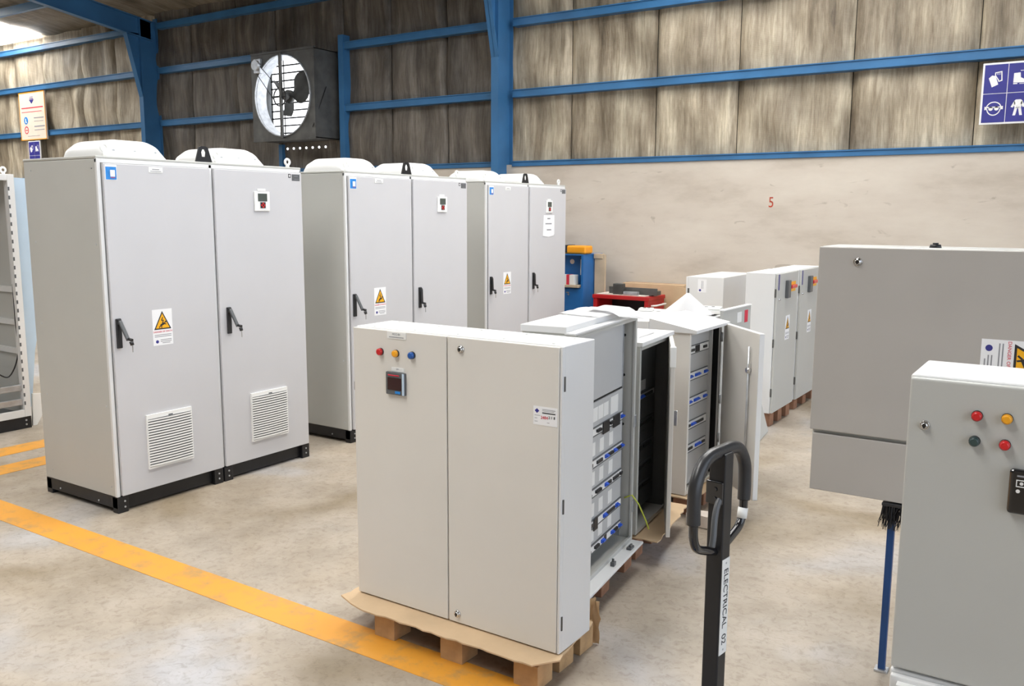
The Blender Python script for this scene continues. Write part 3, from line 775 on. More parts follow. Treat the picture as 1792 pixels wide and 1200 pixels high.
# -- third board with a sloping lid and an inward door leaf swung open, and its back-to-back neighbour
def board_sloped():
    W, D, H = .52, .245, .985
    t = empty('distribution_board', (-1.925, 4.805, .125), R(90))
    tag(t, 'open distribution board with sloping rain lid, five breaker rows and wide-open door', 'distribution board', 'open distribution boards in a line')
    open_box(t, W, D, H, 'warmlit', inner='inner')
    y = .045
    MB().box(.02, y, .03, W-.10, y+.004, H-.03, .001).build('cover_plate', 'inner', t)
    MB().box(W-.10, y-.02, .03, W-.085, D-.02, H-.03).build('partition', 'inner', t)
    MB().box(W-.02, -.002, .02, W-.012, .06, H-.02).build('seal', 'black', t)
    for k, (z, sp) in enumerate(((.86, [(.1, .35, 'bar'), (.4, .6, 'dark'), (.75, .9, 'bar')]), (.70, [(.06, .28, 'blue'), (.42, .62, 'blue'), (.82, .95, 'blue')]), (.545, [(.06, .28, 'blue'), (.40, .62, 'blue'), (.82, .95, 'blue')]),
                  (.40, [(.05, .28, 'bar'), (.32, .48, 'blue'), (.5, .85, 'bar')]), (.255, [(.05, .4, 'bar'), (.52, .75, 'blue'), (.82, .95, 'bar')]))):
        breaker_row(t, .035, W-.12, z, y, sp, h=.045)
    # sloping lid, high at the back
    z0, z1 = H+.004, H+.06
    MB().prism([(-.045, H-.006), (-.045, H+.012), (D+.01, z1+.004), (D+.01, H-.006)], -.015, W+.02, M3).build('sloping_lid', 'pale', t)
    # door
    ang = math.atan2(-.37, .34)-R(90)
    mt = Matrix.Translation((W+.005, -.012, 0)) @ Matrix.Rotation(ang, 4, 'Z')
    MB().box(.01, -.004, .0, .52, 0.0, H, .001, mt).build('door', 'warmlit', t)
    MB().box(.005, -.003, H-.004, .525, .026, H+.002, .001, mt).box(.515, -.003, .0, .525, .026, H, .001, mt).box(.005, -.003, .0, .525, .026, .006, .001, mt).box(.005, -.003, .0, .010, .026, H, .001, mt).build('door_rim', 'pale', t)
    MB().cyl(mt @ Vector((.42, -.018, .08)), mt @ Vector((.42, -.018, .90)), .006, n=8).build('lock_rod', 'steel', t)
    MB().box(.41, -.022, .74, .43, -.004, .80, .003, mt).cyl(mt @ Vector((.42, -.03, .76)), mt @ Vector((.42, -.005, .76)), .016, n=14).build('door_latch', 'chrome', t)
    for z in (.25, .5, .9): MB().cyl((W-.006, -.004, z-.03), (W-.006, -.004, z+.03), .008, n=10).build('hinge', 'steel', t)
    return t
board_sloped()
def board_back():
    W, D, H = .56, .27, .985
    t = empty('distribution_board', (-2.18-.27, 4.805+.56, .125), R(-90))
    tag(t, 'closed distribution board standing back to back with the sloping-lid board', 'distribution board', 'open distribution boards in a line')
    MB().box(0, .02, 0, W, D, H, .004).build('body', 'warmlit', t)
    MB().box(.004, 0, .004, W-.004, .018, H-.004, .004).build('door', 'warmlit', t)
    MB().prism([(-.03, H-.006), (-.03, H+.03), (D+.0, H+.046), (D+.0, H-.006)], -.015, W+.02, M3).build('sloping_lid', 'pale', t)
    lock_knob(t, .06, .6, 0)
    return t
board_back()
pallet((-1.90, 4.83, 0), R(90), .55, .56, 'wooden pallet under the sloping-lid distribution boards', m_='wooddark', h=.114)
torn_sheet('cardboard_sheet', [(-.06, -.05), (.56, -.05), (.56, .56), (-.05, .58)], .115, 'card', 'cardboard sheet under the sloping-lid distribution boards', 'cardboard', seed=21, loc=(-1.91, 4.83, 0), rz=R(90))
torn_sheet('packing_scrap', [(0, 0), (.2, 0), (.18, .09), (.02, .1)], 0, 'cardpale', 'crumpled pale packing scrap on the floor before the sloping-lid board', 'packing scrap', seed=5, loc=(-1.86, 4.66, .004), thick=.07)
LZ = .125+.985+.05
# small things lying on the lids
def peak(a, b):
    k = max(0, 1-abs(a-.48)/.42)
    return (-2.47+.42*a+.01*b, 5.50+.07*b+.03*abs(a-.48), 1.128+.004+.14*b*k)
tag(MB().grid(peak, 24, 8, .0015).build('folded_drawing', 'paper'), 'peaked folded white drawing standing behind the sloping lids', 'paper')
t = empty('low_enclosure', (-2.62, 5.46, 0)); tag(t, 'plain pale enclosure behind the sloping-lid boards, papers and parts on top', 'enclosure')
MB().box(0, .02, .02, .58, .29, 1.125, .004).build('body', 'pale', t); MB().box(.004, 0, .03, .576, .018, 1.118, .003).build('door', 'pale', t)
MB().box(.02, .04, 0, .56, .27, .02).build('base', 'black', t)
def small_case(x, y, z, w, d, h, lab, m_='white'):
    o = empty('junction_box', (x, y, z), .25); tag(o, lab, 'plastic box')
    MB().box(0, 0, 0, w, d, h*.6, .004).build('base', m_, o); MB().box(.004, .004, h*.62, w-.004, d-.004, h, .006).build('cover', m_, o)
    MB().cyl((w*.4, d*.4, h), (w*.4, d*.4, h+.003), .012, n=12).cyl((w*.65, d*.6, h), (w*.65, d*.6, h+.003), .012, n=12).build('knockout', 'darkgrey', o)
    return o
small_case(-2.22, 5.605, 1.127, .17, .15, .04, 'flat white plastic box on the pale enclosure behind the sloping lids')
small_case(-2.60, 5.52, 1.127, .10, .09, .018, 'tiny white cover left of the peaked paper, on the pale enclosure')
# stickered panel standing behind the sloping-lid board's door
t = empty('spare_door', (-2.00, 5.55, 0), R(88)); tag(t, 'spare grey enclosure door with a plate and red sticker, behind the open door', 'panel')
MB().box(0, 0, .0, .5, .025, 1.16, .003).build('sheet', 'grey', t)
MB().box(-.004, -.004, 1.16, .504, .03, 1.168, .001).build('top_rim', 'white', t)
MB().box(.24, -.003, 1.06, .32, 0, 1.13, .001).build('plate', 'white', t)
MB().box(.38, -.002, 1.05, .44, 0, 1.135, .001).build('red_sticker', 'redprint', t)

# leaning panel with a window cut-out
t = empty('leaning_panel', (-2.08, 6.56, .004), R(90), (0, 0, R(97))); t.rotation_euler = (R(-16), 0, R(97))
tag(t, 'grey door panel with a cut-out window leaning beyond the open board', 'panel')
MB().ring([(0, 0), (.60, 0), (.60, .95), (0, .95)], [(.22, .22), (.46, .22), (.46, .52), (.22, .52)], 0, .02).build('sheet', 'grey', t)
MB().ring([(.205, .205), (.475, .205), (.475, .535), (.205, .535)], [(.225, .225), (.455, .225), (.455, .515), (.225, .515)], -.012, 0).build('window_seal', 'darkgrey', t)
MB().box(.06, -.004, .14, .17, 0, .36, .002).build('document_pocket', 'white', t)

# ================================================================== isolator cabinets and the box behind them
def isolator_cabinet(loc, W, D, H, label):
    t = empty('isolator_cabinet', loc, R(90)); tag(t, label, 'cabinet', 'pair of cabinets with red isolator handles')
    MB().box(0, .022, 0, W, D, H, .004).build('body', 'pale', t)
    MB().box(.004, 0, .004, W-.004, .02, H-.006, .003).build('door', 'grey', t)
    for z in (.18, .6, 1.02):
        MB().box(-.004, .01, z-.035, .002, .022, z+.035, .001).build('hinge', 'darksteel', t)
    s = MB().box(.22, -.028, H-.22, .30, 0, H-.07, .004).build('isolator', 'darkgrey', t)
    MB().box(.33, -.002, H-.175, .52, 0, H-.09, .001).build('isolator_plate', 'hazard', s)
    MB().box((.31), -.034, H-.145, .47, -.004, H-.115, .006).build('isolator_handle', 'redbtn', s)
    MB().box(.02, -.001, H-.14, .05, 0, H-.01).build('blue_sticker', 'navy', t)
    lock_knob(t, .05, H-.22, 0, .012)
    hazard_label(t, .27, .60, .39, .81, 0, word=False)
    return t
isolator_cabinet((-2.17, 7.28, .122), .61, .27, 1.185, 'pale isolator cabinet with red handle, nearer of the two by the big side-lying enclosure')
isolator_cabinet((-2.195, 8.07, .10), .70, .27, 1.20, 'farther pale isolator cabinet with red handle, half hidden by the side-lying enclosure')
pallet((-2.20, 7.33, 0), R(90), .58, .35, 'dark pallet under the nearer isolator cabinet', m_='wooddark', h=.121, rows=2)
pallet((-2.22, 8.12, 0), R(90), .70, .35, 'dark pallet under the farther isolator cabinet', m_='wooddark', h=.099, rows=2)
t = empty('deep_enclosure', (-3.405, 8.4, 0)); tag(t, 'deep pale enclosure with white document label standing near the concrete wall', 'enclosure')
MB().box(.0, 0, .05, .368, .93, 1.17, .004).build('body', 'pale', t)
MB().box(-.03, .01, .07, -.004, .92, 1.165, .003).build('door', 'pale', t)
for z in (.4, 1.0): MB().box(-.006, -.006, z-.05, .012, .006, z+.05, .001).build('hinge', 'darksteel', t)
for x in (.02, .30):
    for y in (.05, .80): MB().box(x, y, 0, x+.05, y+.05, .05).build('foot', 'black', t)
s = MB().box(.10, -.001, 1.015, .19, 0, 1.145).build('document_label', 'paper', t)
MB().prism(circle(.125, 1.035, .012, 12), -.0016, -.001).build('emblem', 'navy', s)
MB().box(.14, -.0016, 1.05, .145, -.001, 1.13).box(.155, -.0016, 1.05, .158, -.001, 1.13).build('fine_print', 'print', s)
t = empty('socket_post', (-3.055, 9.42, 0)); tag(t, 'small white socket box on a grey post behind the deep enclosure', 'socket post')
MB().box(-.012, 0, 0, .012, .024, .90).box(-.06, -.05, 0, .06, .07, .02).build('post', 'steel', t)
b = MB().box(-.045, -.035, .90, .04, .035, 1.0, .006).build('socket_box', 'white', t)
MB().box(-.03, -.038, .93, .025, -.034, .98, .002).build('socket_cover', 'paper', b)

# ================================================================== enclosure lying on its side on a blue table
t = empty('side_lying_enclosure', (-.885, 3.5, .702)); tag(t, 'big grey enclosure lying on its side with a sideways danger plate', 'enclosure')
W, D, H = 1.15, .27, .966
MB().box(0, .024, 0, W, D, H, .005).build('body', 'grey', t)
MB().box(-.004, -.004, .246, W+.004, .022, H-.002, .004).build('door', 'taupeshade', t)
MB().box(.006, .002, .002, W-.006, .023, .232, .003).build('cable_cover', 'taupeshade', t)
lock_knob(t, .140, .910, -.004, .017)
MB().cyl((.388, .10, H-.002), (.388, .10, H+.012), .022, .018, n=14).cyl((.388, .10, H+.010), (.388, .10, H+.018), .010, n=10).build('cable_gland', 'black', t)
lab = empty('danger_plate', (0, 0, 0)); lab.parent = t
# built upright about its own corner, then turned 90 degrees clockwise on the door
pl = hazard_label(t, 0, 0, .155, .235, 0, word=True)
pl.name = 'danger_plate'; pl['label'] = 'sideways white danger plate with yellow triangle'
bpy.data.objects.remove(lab)
pl.matrix_local = Matrix.Translation((.574, -.0042, .654)) @ Matrix.Rotation(R(90), 4, 'Y')
t = empty('work_table', (-.585, 3.53, 0)); tag(t, 'blue steel work table carrying the side-lying enclosure', 'table')
MB().box(0, 0, .665, .95, .75, .70, .004).build('table_top', 'deepblue', t)
for x in (0, .91):
    for y in (0, .71):
        l = MB().box(x, y, .01, x+.026, y+.026, .665, .003).build('leg', 'deepblue', t)
        MB().box(x-.012, y-.01, 0, x+.038, y+.036, .01, .002).build('foot_plate', 'steel', l)
t = empty('hand_brush', (-.600, 3.497, .60)); tag(t, 'black bristle brush hanging under the side-lying enclosure', 'brush')
MB().box(-.005, .0, .085, .12, .028, .099, .004).build('brush_block', 'blackplastic', t)
b = MB(); rb = random.Random(2)
for k in range(150):
    x = rb.uniform(.0, .11); y = rb.uniform(.002, .026)
    b.cyl((x, y, .088), (x+rb.gauss(0, .012)-.006, min(.03, y+rb.gauss(0, .006)), .0+rb.uniform(-.015, .03)), .0022, .0008, 4, False)
o = b.build('bristles', 'black', t); o['kind'] = 'stuff'

# ================================================================== nearest enclosure on the right with push buttons
t = empty('push_button_enclosure', (-.354, 2.30, .64)); tag(t, 'nearest grey enclosure, bottom right, with four round coloured lights', 'enclosure')
W, D, H = .62, .27, .762
MB().box(0, .02, 0, W, D, H, .008, seg=3).build('body', 'pale', t)
MB().box(.003, 0, .004, W-.003, .018, H-.006, .006, seg=3).build('door', 'grey', t)  # darker than the body: shade on this front is put into the colour
for x, z, m_ in ((.153, .68, 'redbtn'), (.215, .681, 'ambbtn'), (.152, .619, 'grnbtn'), (.215, .619, 'redbtn')): lamp(t, x, z, 0, m_, .0125)
lock_knob(t, .042, .642, 0, .012)
d = MB().box(.230, -.02, .462, .335, 0, .568, .008, seg=3).build('control_panel', 'gloss', t)
for i in range(3):
    MB().ring([(.245+.028*i, .528), (.267+.028*i, .528), (.267+.028*i, .545), (.245+.028*i, .545)], [(.247+.028*i, .53), (.265+.028*i, .53), (.265+.028*i, .543), (.247+.028*i, .543)], -.021, -.0195).prism(circle(.256+.028*i, .5365, .004, 8), -.021, -.0195).build('icon', 'signwhite', d)
    MB().prism(circle(.25+.03*i, .518, .0045, 8), -.021, -.0195).build('icon', 'signwhite', d)
MB().box(.246, -.021, .552, .29, -.0195, .556).build('icon', 'print', d)
t = empty('lower_enclosure', (-.352, 2.29, 0)); tag(t, 'pale lower enclosure under the push-button enclosure with a framed window, bottom edge', 'enclosure')
MB().box(0, .02, .0, .62, .29, .636, .005).build('body', 'pale', t)
MB().box(.004, 0, .03, .616, .018, .628, .004).build('door', 'pale', t)
f = MB().ring([(.022, .12), (.5, .12), (.5, .615), (.022, .615)], [(.04, .138), (.482, .138), (.482, .597), (.04, .597)], -.022, 0).build('window_frame', 'white', t)
MB().box(.04, -.012, .138, .482, -.004, .597).build('window_pane', 'mauve', f)

# ================================================================== pallet jack
LAT = Vector((math.sin(R(8)), math.cos(R(8)), 0))
t = empty('pallet_jack', (-.748, 2.105, 0), -R(8)); tag(t, 'black pallet jack handle and mast with white ELECTRICAL 02 label', 'pallet jack')
# local frame: +x away from the forks (towards the operator), y along the handle loop
MB().box(-.0225, -.0225, .22, .0225, .0225, 1.192, .004).build('mast', 'black', t)
def spline(P, n=8):
    P = [Vector(p) for p in P]; out = []
    for i in range(len(P)-1):
        p0 = P[max(i-1, 0)]; p1 = P[i]; p2 = P[i+1]; p3 = P[min(i+2, len(P)-1)]
        for k in range(n):
            s = k/n
            out.append(.5*((2*p1)+(p2-p0)*s+(2*p0-5*p1+4*p2-p3)*s*s+(3*p1-p0-3*p2+p3)*s**3))
    return out+[P[-1]]
half = [(0, 1.194), (.06, 1.192), (.098, 1.176), (.127, 1.135), (.133, 1.085), (.132, 1.035)]
loop = [(0, -y, z) for y, z in half[::-1]]+[(0, y, z) for y, z in half[1:]]
MB().tube(spline(loop, 7), .017, 14).build('grip', 'rubber', t)
for s in (-1, 1):
    MB().tube(spline([(0, s*.132, 1.045), (0, s*.130, 1.0), (0, s*.112, .968), (0, s*.065, .948), (0, s*.015, .932)], 6), .0115, 12).build('handle_tube', 'gloss', t)
MB().cyl((0, .1245, .985), (0, .131, 1.012), .0135, n=14).build('white_tape', 'white', t)
MB().tube(spline([(.012, -.01, 1.085), (.012, -.035, 1.065), (.016, -.055, 1.03), (.02, -.066, .99), (.02, -.072, .965)], 6), .008, 10, None).build('release_lever', 'darkgrey', t)
MB().box(-.026, -.030, 1.06, .020, -.018, 1.12, .003).cyl((.0, -.03, 1.10), (.0, -.034, 1.10), .006).cyl((.0, -.03, 1.075), (.0, -.034, 1.075), .006).build('lever_bracket', 'gloss', t)
pl = MB().box(.0225, -.0195, .655, .0245, .0195, .915, .0005).build('id_label', 'white', t)
text('label_text', 'ELECTRICAL  02', .030, 'blackprint', pl, (.0247, 0, .785), (math.pi/2, math.pi/2, math.pi/2), sx=.98)
MB().cyl((.0245, 0, .903), (.0252, 0, .903), .003, n=8).cyl((.0245, 0, .667), (.0252, 0, .667), .003, n=8).build('rivet', 'steel', pl)
MB().cyl((0, 0, .10), (0, 0, .34), .05, n=20).box(-.08, -.13, .12, .08, -.02, .30, .01).box(-.05, -.03, .2, .05, .04, .26, .006).build('pump', 'black', t)
for s in (-1, 1):
    MB().cyl((0, s*.03, .09), (0, s*.075, .09), .09, n=28).build('steering_wheel', 'rubber', t)
    f = MB().box(s*.19-.08, -1.25, .06, s*.19+.08, -.12, .115, .008).build('fork', 'deepblue', t)
    MB().cyl((s*.19-.04, -1.1, .04), (s*.19+.04, -1.1, .04), .04, n=18).build('load_roller', 'rubber', f)
MB().box(-.27, -.20, .08, .27, -.11, .30, .01).build('fork_carriage', 'deepblue', t)

# ================================================================== open cabinet frame at the left edge
t = empty('open_cabinet_frame', (-7.30, 3.0, 0), R(90)); tag(t, 'empty open cabinet frame with slotted posts at the far left edge', 'cabinet')
W, D, H = .80, .8, 2.08
MB().box(0, .01, 0, W, D, .1, .004).build('plinth', 'black', t)
b = MB()
for z in (.035, .07): b.cyl((W-.045, .01, z), (W-.045, .004, z), .008, n=8)
b.build('bolt', 'steel', t)
for u in (0, W-.055):
    p = MB().box(u, 0, .1, u+.055, .03, H, .004).box(u+(.043 if u == 0 else 0), .03, .1, u+(.055 if u == 0 else .012), .06, H, .002).build('front_post', 'pale', t)
    q = MB()
    for k in range(26):
        z = .2+k*.07; x = u+(.041 if u == 0 else .001); q.box(x, -.0015, z, x+.012, .001, z+.03)
    q.build('slot', 'darkgrey', p)
MB().box(.055, 0, .1, W-.055, .03, .16, .003).build('bottom_rail', 'pale', t)
MB().box(.055, 0, H-.05, W-.055, .03, H, .003).build('top_rail', 'pale', t)
MB().box(0, D-.02, .1, W, D, H).build('back_panel', 'warmlit', t)
MB().box(W-.015, .03, .1, W, D-.02, H).build('side_panel', 'grey', t); MB().box(0, .03, .1, .015, D-.02, H).build('side_panel', 'grey', t)
MB().box(0, .03, H-.012, W, D-.02, H).build('roof_plate', 'pale', t); MB().box(.015, .03, .1, W-.015, D-.02, .112).build('floor_plate', 'darkgrey', t)
for z in (.20, .32): MB().box(.05, .02, z, W-.04, .05, z+.05, .003).box(.05, .016, z+.005, W-.04, .022, z+.012).build('cross_rail', 'steel', t)
for z in (.62, .86, 1.13):
    r_ = MB().box(W-.035, .06, z, W-.015, D-.04, z+.045).box(.1, D-.05, z, W-.02, D-.02, z+.045).build('punched_rail', 'pale', t)
MB().tube(spline([(W-.05, .05, 1.2), (W-.055, .04, .9), (W-.05, .05, .62), (W-.12, .08, .44), (W-.22, .1, .48), (W-.28, .1, .42)], 6), .006, 6).build('cable', 'black', t)
MB().box(W-.30, .08, .38, W-.26, .1, .44, .004).build('cable_lug', 'ambbtn', t)
eyebolt(t, W-.14, .06, H, .022); eyebolt(t, W-.03, .10, H, .02)
tag(MB().prism([(3.83, .11), (3.87, .16), (3.93, .62), (4.06, 1.2), (4.14, 1.6), (4.14, 2.05), (3.83, 2.06)], -7.45, -7.42, M3).build('blue_lit_side_panel', 'bluesheet'),  # blue cast of the light put into the panel's colour
    'pale blue-lit sheet panel standing upright between the open cabinet frame and big cabinet', 'panel')
tag(MB().prism([(3.835, .0), (3.87, .0), (3.945, .12), (3.945, .26), (3.85, .27)], -7.38, -7.36, M3).build('white_offcut', 'white'),
    'small white sheet offcut on the floor beside the open cabinet frame', 'sheet')

# ================================================================== things along the back wall
t = empty('tool_locker', (-6.0, 9.30, 0)); tag(t, 'blue tool locker with an open shelf, behind the farthest tall cabinet', 'locker')
MB().box(.86, 0, 0, .89, .5, 1.30, .003).build('side_panel', 'lockerblue', t); MB().box(0, 0, 0, .03, .5, 1.30, .003).build('side_panel', 'lockerblue', t)
MB().box(.03, .14, .92, .86, .17, 1.29).build('back_panel', 'lockerblue', t); MB().box(.0, 0, 1.29, .89, .5, 1.305, .003).build('top_panel', 'lockerblue', t)
d = MB().box(.03, 0, .05, .86, .02, .89, .003).build('door', 'lockerblue', t)
MB().cyl((.70, 0, .82), (.70, -.02, .82), .012, n=10).box(.66, -.004, .835, .70, 0, .85).build('key', 'chrome', d)
MB().box(.03, .02, .89, .86, .45, .905).build('shelf', 'lockerblue', t)
MB().box(.775, .136, 1.05, .795, .14, 1.24).build('white_strip', 'white', t); MB().cyl((.66, .14, 1.21), (.66, .135, 1.21), .03, n=16).build('round_sticker', 'signcream', t)
tag(MB().box(-5.75, 9.26, .906, -5.16, 9.42, .935, .003).build('wooden_plank', 'ply'), 'short wooden plank on the shelf of the blue tool locker', 'plank')
t = empty('parts_carton', (-5.66, 9.30, .936)); tag(t, 'white carton with a red band on the blue tool locker shelf', 'carton')
MB().box(0, 0, 0, .43, .10, .12, .004).build('carton', 'white', t); MB().box(.32, -.002, 0, .36, .102, .122).build('red_band', 'redprint', t)
t = empty('tool_case', (-5.62, 9.36, 1.306)); tag(t, 'orange power tool case lying on top of the blue tool locker', 'tool case')
MB().box(0, 0, .0, .50, .2, .10, .025, seg=4).build('shell', 'orange', t); MB().box(.17, -.006, .015, .25, .205, .106, .006).build('handle_band', 'blackplastic', t)
MB().box(.0, .02, -.0, .4, .18, .012, .004).build('base', 'blackplastic', t)
tag(MB().box(-5.09, 9.55, 0, -4.95, 9.585, 1.30, .003).box(-5.10, 9.54, 1.25, -4.98, 9.60, 1.31, .004).build('beige_board', 'ply'), 'narrow beige board standing against the wall beside the blue locker', 'board')
t = empty('tool_chest', (-4.94, 9.25, 0)); tag(t, 'red tool chest with a dark open front by the concrete wall', 'tool chest')
MB().box(0, 0, 0, .05, .45, .82, .004).build('side_panel', 'redpaint', t); MB().box(.66, 0, 0, .71, .45, .82, .004).build('side_panel', 'redpaint', t)
MB().box(-.01, -.01, .80, .72, .46, .845, .006).build('top_panel', 'redpaint', t); MB().box(.05, .40, 0, .66, .44, .8).build('back_panel', 'black', t)
MB().box(.05, 0, .0, .66, .40, .50, .003).build('drawer', 'redpaint', t); MB().box(.05, -.01, .62, .66, .0, .64, .002).build('front_bar', 'redpaint', t)
MB().tube([(.72, .06, .74), (.77, .08, .745), (.77, .36, .745), (.72, .38, .74)], .011, 8).build('side_handle', 'white', t)
MB().box(.03, .02, .846, .66, .40, .855, .002).build('top_mat', 'cardpale', t)
t = empty('metal_offcuts', (-4.80, 9.33, .857)); tag(t, 'grey metal channel lying on the red tool chest', 'metal channel')
MB().box(0, .05, 0, .62, .16, .05, .003).box(.0, .05, .05, .62, .06, .08).build('channel', 'darksteel', t)
tag(MB().box(-4.70, 9.28, .857, -4.58, 9.37, .98, .006).box(-4.69, 9.275, .93, -4.59, 9.28, .97).build('metal_block', 'darksteel'), 'dark square metal block standing on the red tool chest', 'metal block')
tag(MB().box(-4.56, 9.27, .857, -4.38, 9.33, .895, .004).box(-4.5, 9.268, .863, -4.44, 9.272, .889).build('parts_tray', 'steel'), 'small bright metal tray on the red tool chest', 'tray')
t = empty('cardboard_box', (-4.80, 9.74, 0)); tag(t, 'wide brown cardboard box behind the red tool chest', 'cardboard box')
MB().box(0, 0, 0, .80, .2, .96, .004).build('carton', 'card', t); MB().box(.0, .095, .958, .80, .105, .963).build('flap_seam', 'wooddark', t)
MB().prism([(.68, .55), (.84, .52), (.86, .93), (.70, .95)], -.05, -.04).build('side_flap', 'card', t)

# ================================================================== wall signs
t = empty('site_notice_sign', (-18.6, 9.90, 3.22)); tag(t, 'cream site notice board with red border on the girts, upper left', 'sign')
w, h = .95, .94
MB().box(0, 0, 0, w, .03, h, .003).build('board', 'signcream', t)
MB().ring([(0, 0), (w, 0), (w, h), (0, h)], [(.015, .015), (w-.015, .015), (w-.015, h-.015), (.015, h-.015)], -.004, 0).build('border', 'orange', t)
MB().prism([(.47-.09, .79), (.47+.09, .79), (.47, .71)], -.003, 0).box(.40, -.003, .80, .54, 0, .815).box(.41, -.003, .835, .53, 0, .845).build('emblem', 'navy', t)
MB().box(.08, -.003, .625, .88, 0, .645).build('red_heading', 'redprint', t); MB().box(.08, -.003, .55, .82, 0, .56).build('fine_print', 'redprint', t)
MB().box(.52, -.003, .42, .88, 0, .44).box(.52, -.003, .36, .86, 0, .37).box(.52, -.003, .25, .9, 0, .275).box(.52, -.003, .185, .88, 0, .20).box(.25, -.003, .075, .7, 0, .083).build('fine_print', 'print', t)
c = MB().prism(circle(.22, .39, .075, 20), -.003, 0).build('mandatory_symbol', 'stickerblue', t); MB().box(.20, -.005, .36, .225, -.003, .43).box(.20, -.005, .345, .25, -.003, .365).build('boot', 'signwhite', c)
MB().ring(circle(.22, .20, .075, 20), circle(.22, .20, .058, 20), -.003, 0).box(.18, -.003, .19, .26, 0, .205).build('prohibition_symbol', 'redprint', t)

def glove(mb, cx, cz, s, y0, y1):
    mb.prism([(cx-.36*s, cz+.05*s), (cx-.2*s, cz+.2*s), (cx-.02*s, cz+.16*s), (cx+.14*s, cz-.32*s), (cx-.18*s, cz-.46*s)], y0, y1)
    mb.ring([(cx-.06*s, cz+.20*s), (cx-.06*s, cz+.36*s), (cx+.30*s, cz+.42*s), (cx+.34*s, cz-.12*s), (cx+.14*s, cz-.18*s), (cx+.12*s, cz-.1*s)],
            [(cx-.01*s, cz+.20*s), (cx-.01*s, cz+.31*s), (cx+.25*s, cz+.36*s), (cx+.28*s, cz-.07*s), (cx+.18*s, cz-.12*s), (cx+.16*s, cz-.06*s)], y0, y1)
    for k in range(3): mb.box(cx+(.05+.07*k)*s, y0, cz+.22*s, cx+(.07+.07*k)*s, y1, cz+.36*s)
def boot(mb, cx, cz, s, y0, y1):
    mb.prism([(cx-.32*s, cz+.25*s), (cx+.0*s, cz+.27*s), (cx+.03*s, cz+.0*s), (cx+.28*s, cz-.14*s), (cx+.32*s, cz-.30*s), (cx-.33*s, cz-.27*s)], y0, y1)
    mb.box(cx-.33*s, y0, cz-.36*s, cx-.12*s, y1, cz-.30*s); mb.box(cx-.02*s, y0, cz-.36*s, cx+.32*s, y1, cz-.33*s)
    mb.box(cx+.0*s, y0, cz+.36*s, cx+.36*s, y1, cz+.39*s); mb.box(cx+.33*s, y0, cz-.05*s, cx+.36*s, y1, cz+.39*s)
def head(mb, cx, cz, s, y0, y1):
    o = circle(cx, cz, .4*s, 28); o = [(cx+(x-cx)*(.92 if z < cz else 1), cz+(z-cz)*(1.05 if z < cz else .92)) for x, z in o]
    i_ = [(cx+(x-cx)*.86, cz+(z-cz)*.86) for x, z in o]
    mb.ring(o, i_, y0, y1)
    mb.box(cx-.36*s, y0, cz+.02*s, cx+.36*s, y1, cz+.09*s); mb.prism(circle(cx-.15*s, cz-.02*s, .12*s, 12), y0, y1); mb.prism(circle(cx+.15*s, cz-.02*s, .12*s, 12), y0, y1)
    for q in (-1, 1): mb.box(cx+q*.43*s-.04*s, y0, cz-.08*s, cx+q*.43*s+.04*s, y1, cz+.10*s)
def overall(mb, cx, cz, s, y0, y1):
    mb.prism([(cx-.12*s, cz+.42*s), (cx+.12*s, cz+.42*s), (cx+.22*s, cz+.34*s), (cx+.16*s, cz-.05*s), (cx-.16*s, cz-.05*s), (cx-.22*s, cz+.34*s)], y0, y1)
    for q in (-1, 1):
        mb.prism([(cx+q*.20*s, cz+.36*s), (cx+q*.36*s, cz+.02*s), (cx+q*.25*s, cz-.02*s), (cx+q*.13*s, cz+.2*s)], y0, y1)
        mb.prism([(cx+q*.01*s, cz+.0*s), (cx+q*.16*s, cz-.04*s), (cx+q*.24*s, cz-.46*s), (cx+q*.10*s, cz-.46*s)], y0, y1)
def ppe_sign(loc, cw, ch, label):
    t = empty('safety_sign', loc); tag(t, label, 'sign', 'blue protective clothing signs')
    w, h = 2*cw+.03, 2*ch+.03
    MB().box(0, 0, 0, w, .025, h, .003).build('board', 'signwhite', t)
    cells = []
    for i in range(2):
        for j in range(2):
            x0, z0 = .015+i*cw, .015+j*ch
            MB().box(x0+.003, -.002, z0+.003, x0+cw-.003, 0, z0+ch-.003).build('blue_cell', 'navy', t)
    for fn, i, j, nm in ((glove, 0, 1, 'glove_symbol'), (boot, 1, 1, 'boot_symbol'), (head, 0, 0, 'goggles_symbol'), (overall, 1, 0, 'overall_symbol')):
        m_ = MB(); fn(m_, .015+(i+.5)*cw, .015+(j+.5)*ch, min(cw, ch)*.82, -.004, -.002); m_.build(nm, 'signwhite', t)
    return t
ppe_sign((-1.062, 9.90, 2.665), .205, .275, 'blue safety sign with glove, boot, goggles and overall symbols, upper right')
ppe_sign((-18.36, 9.90, 2.62), .20, .275, 'small blue safety sign below the cream notice board, left')

# ================================================================== wall exhaust fan
t = empty('exhaust_fan', (-10.47, 9.55, 2.89)); tag(t, 'large belt-driven exhaust fan in a square housing on the back wall', 'fan')
S = .68; H = 1.29; c = (0, .645)
n = 48
def sq(a):
    x, z = math.cos(a), math.sin(a); k = 1/max(abs(x), abs(z)); return (x*k*S, c[1]+z*k*.645)
an = [2*math.pi*i/n+math.pi/4 for i in range(n)]
MB().ring([sq(a) for a in an], [(.59*math.cos(a), c[1]+.59*math.sin(a)) for a in an], 0, .012).build('front_plate', 'darksteel', t)
MB().ring([(.605*math.cos(a), c[1]+.605*math.sin(a)) for a in an], [(.59*math.cos(a), c[1]+.59*math.sin(a)) for a in an], -.02, .20).build('shroud_ring', 'steel', t)
MB().box(-S, .012, 0, -S+.012, .70, H).box(S-.012, .012, 0, S, .70, H).box(-S, .012, 0, S, .70, .012).box(-S, .012, H-.012, S, .70, H).build('housing', 'darksteel', t)
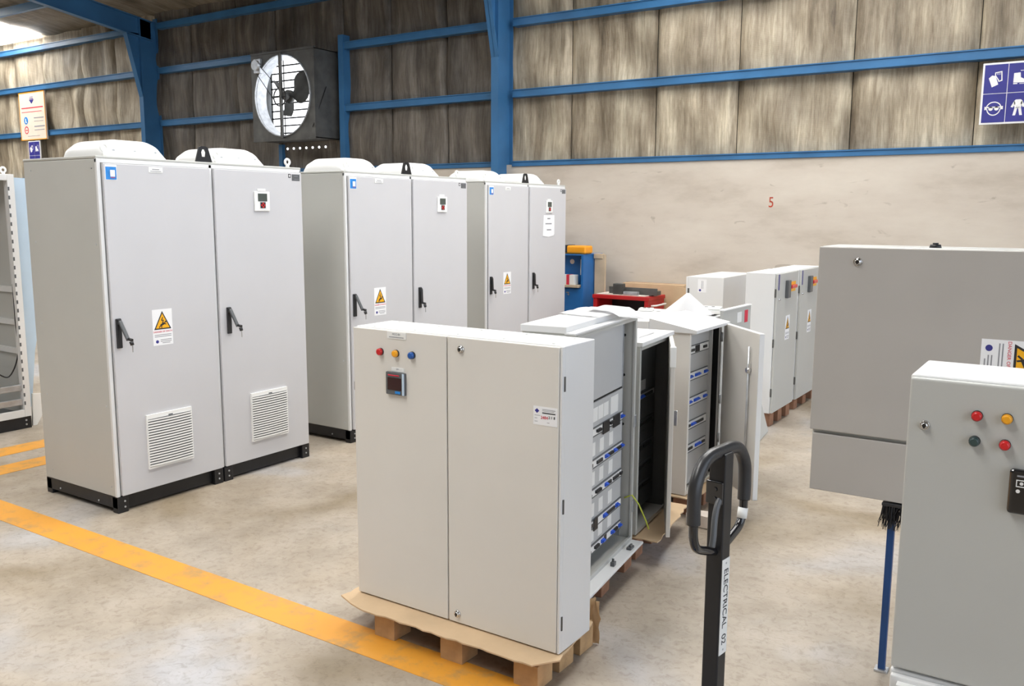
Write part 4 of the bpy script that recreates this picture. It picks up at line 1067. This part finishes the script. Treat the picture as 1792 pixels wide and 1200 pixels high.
MB().box(-.02, -.05, .02, .02, -.01, H-.02, .003).build('strut', 'darksteel', t)
MB().box(-S, -.008, -.02, S+.0, .02, .01).build('flange', 'darksteel', t); MB().box(-S, -.008, H-.01, S, .02, H+.02).build('flange', 'darksteel', t)
CZ = .645
hb = MB().cyl((0, -.02, CZ), (0, .20, CZ), .06, n=20).cyl((0, .10, CZ), (0, .16, CZ), .10, n=24).build('hub', 'darksteel', t)
MB().torus((-.03, -.03, CZ-.02), .13, .010, 'y', 28, 8).box(-.16, -.036, CZ-.028, .10, -.026, CZ-.012).box(-.038, -.036, CZ-.15, -.022, -.026, CZ+.11).build('pulley', 'black', t)
for a0, wid, ln in ((40, 1.45, .42), (158, .16, .30), (278, .16, .22)):
    def bl(a, b, a0=a0, wid=wid, ln=ln):
        r = .07+ln*a; w = wid*(.35+.65*math.sin(math.pi*min(1, .12+.80*a)))
        th = R(a0)-.35*a+(b-.5)*w*1.25
        return (r*math.cos(th), .13+(b-.5)*.16, CZ+r*math.sin(th))
    MB().grid(bl, 10, 10, .005).build('blade', 'darksteel', t)
mo = MB().cyl((-.49, -.10, 1.12), (-.49, .0, 1.12), .075, n=20).box(-.56, -.06, 1.0, -.42, .0, 1.22, .01).build('motor', 'steel', t)
MB().tube([(-.42, -.05, 1.10), (-.05, -.03, .76)], .006, 6).tube([(-.54, -.05, 1.04), (-.13, -.03, .56)], .006, 6).build('belt', 'black', t)
for k in range(11):
    z = .075+k*.114
    MB().box(-.62, -.004, -.060, .66, .004, .0565, 0, Matrix.Translation((0, .36, z)) @ Matrix.Rotation(R(10), 4, 'X')).build('shutter_slat', 'daylight', t)
    MB().box(-.62, .325, z+.046, .66, .345, z+.066).build('slat_lip', 'black', t)
MB().box(-.62, .33, .02, -.60, .345, H-.02).box(-.34, .335, .02, -.325, .345, H-.02).build('shutter_bar', 'darksteel', t)
for k in range(7): MB().cyl((-.40+.14*k, .44, -.10), (-.40+.14*k, .43, -.10), .018, n=10).build('daylight_hole', 'daylight', t)
MB().tube([(.72, .2, .75), (.64, -.02, .15)], .006, 6).build('pull_cord', 'black', t)
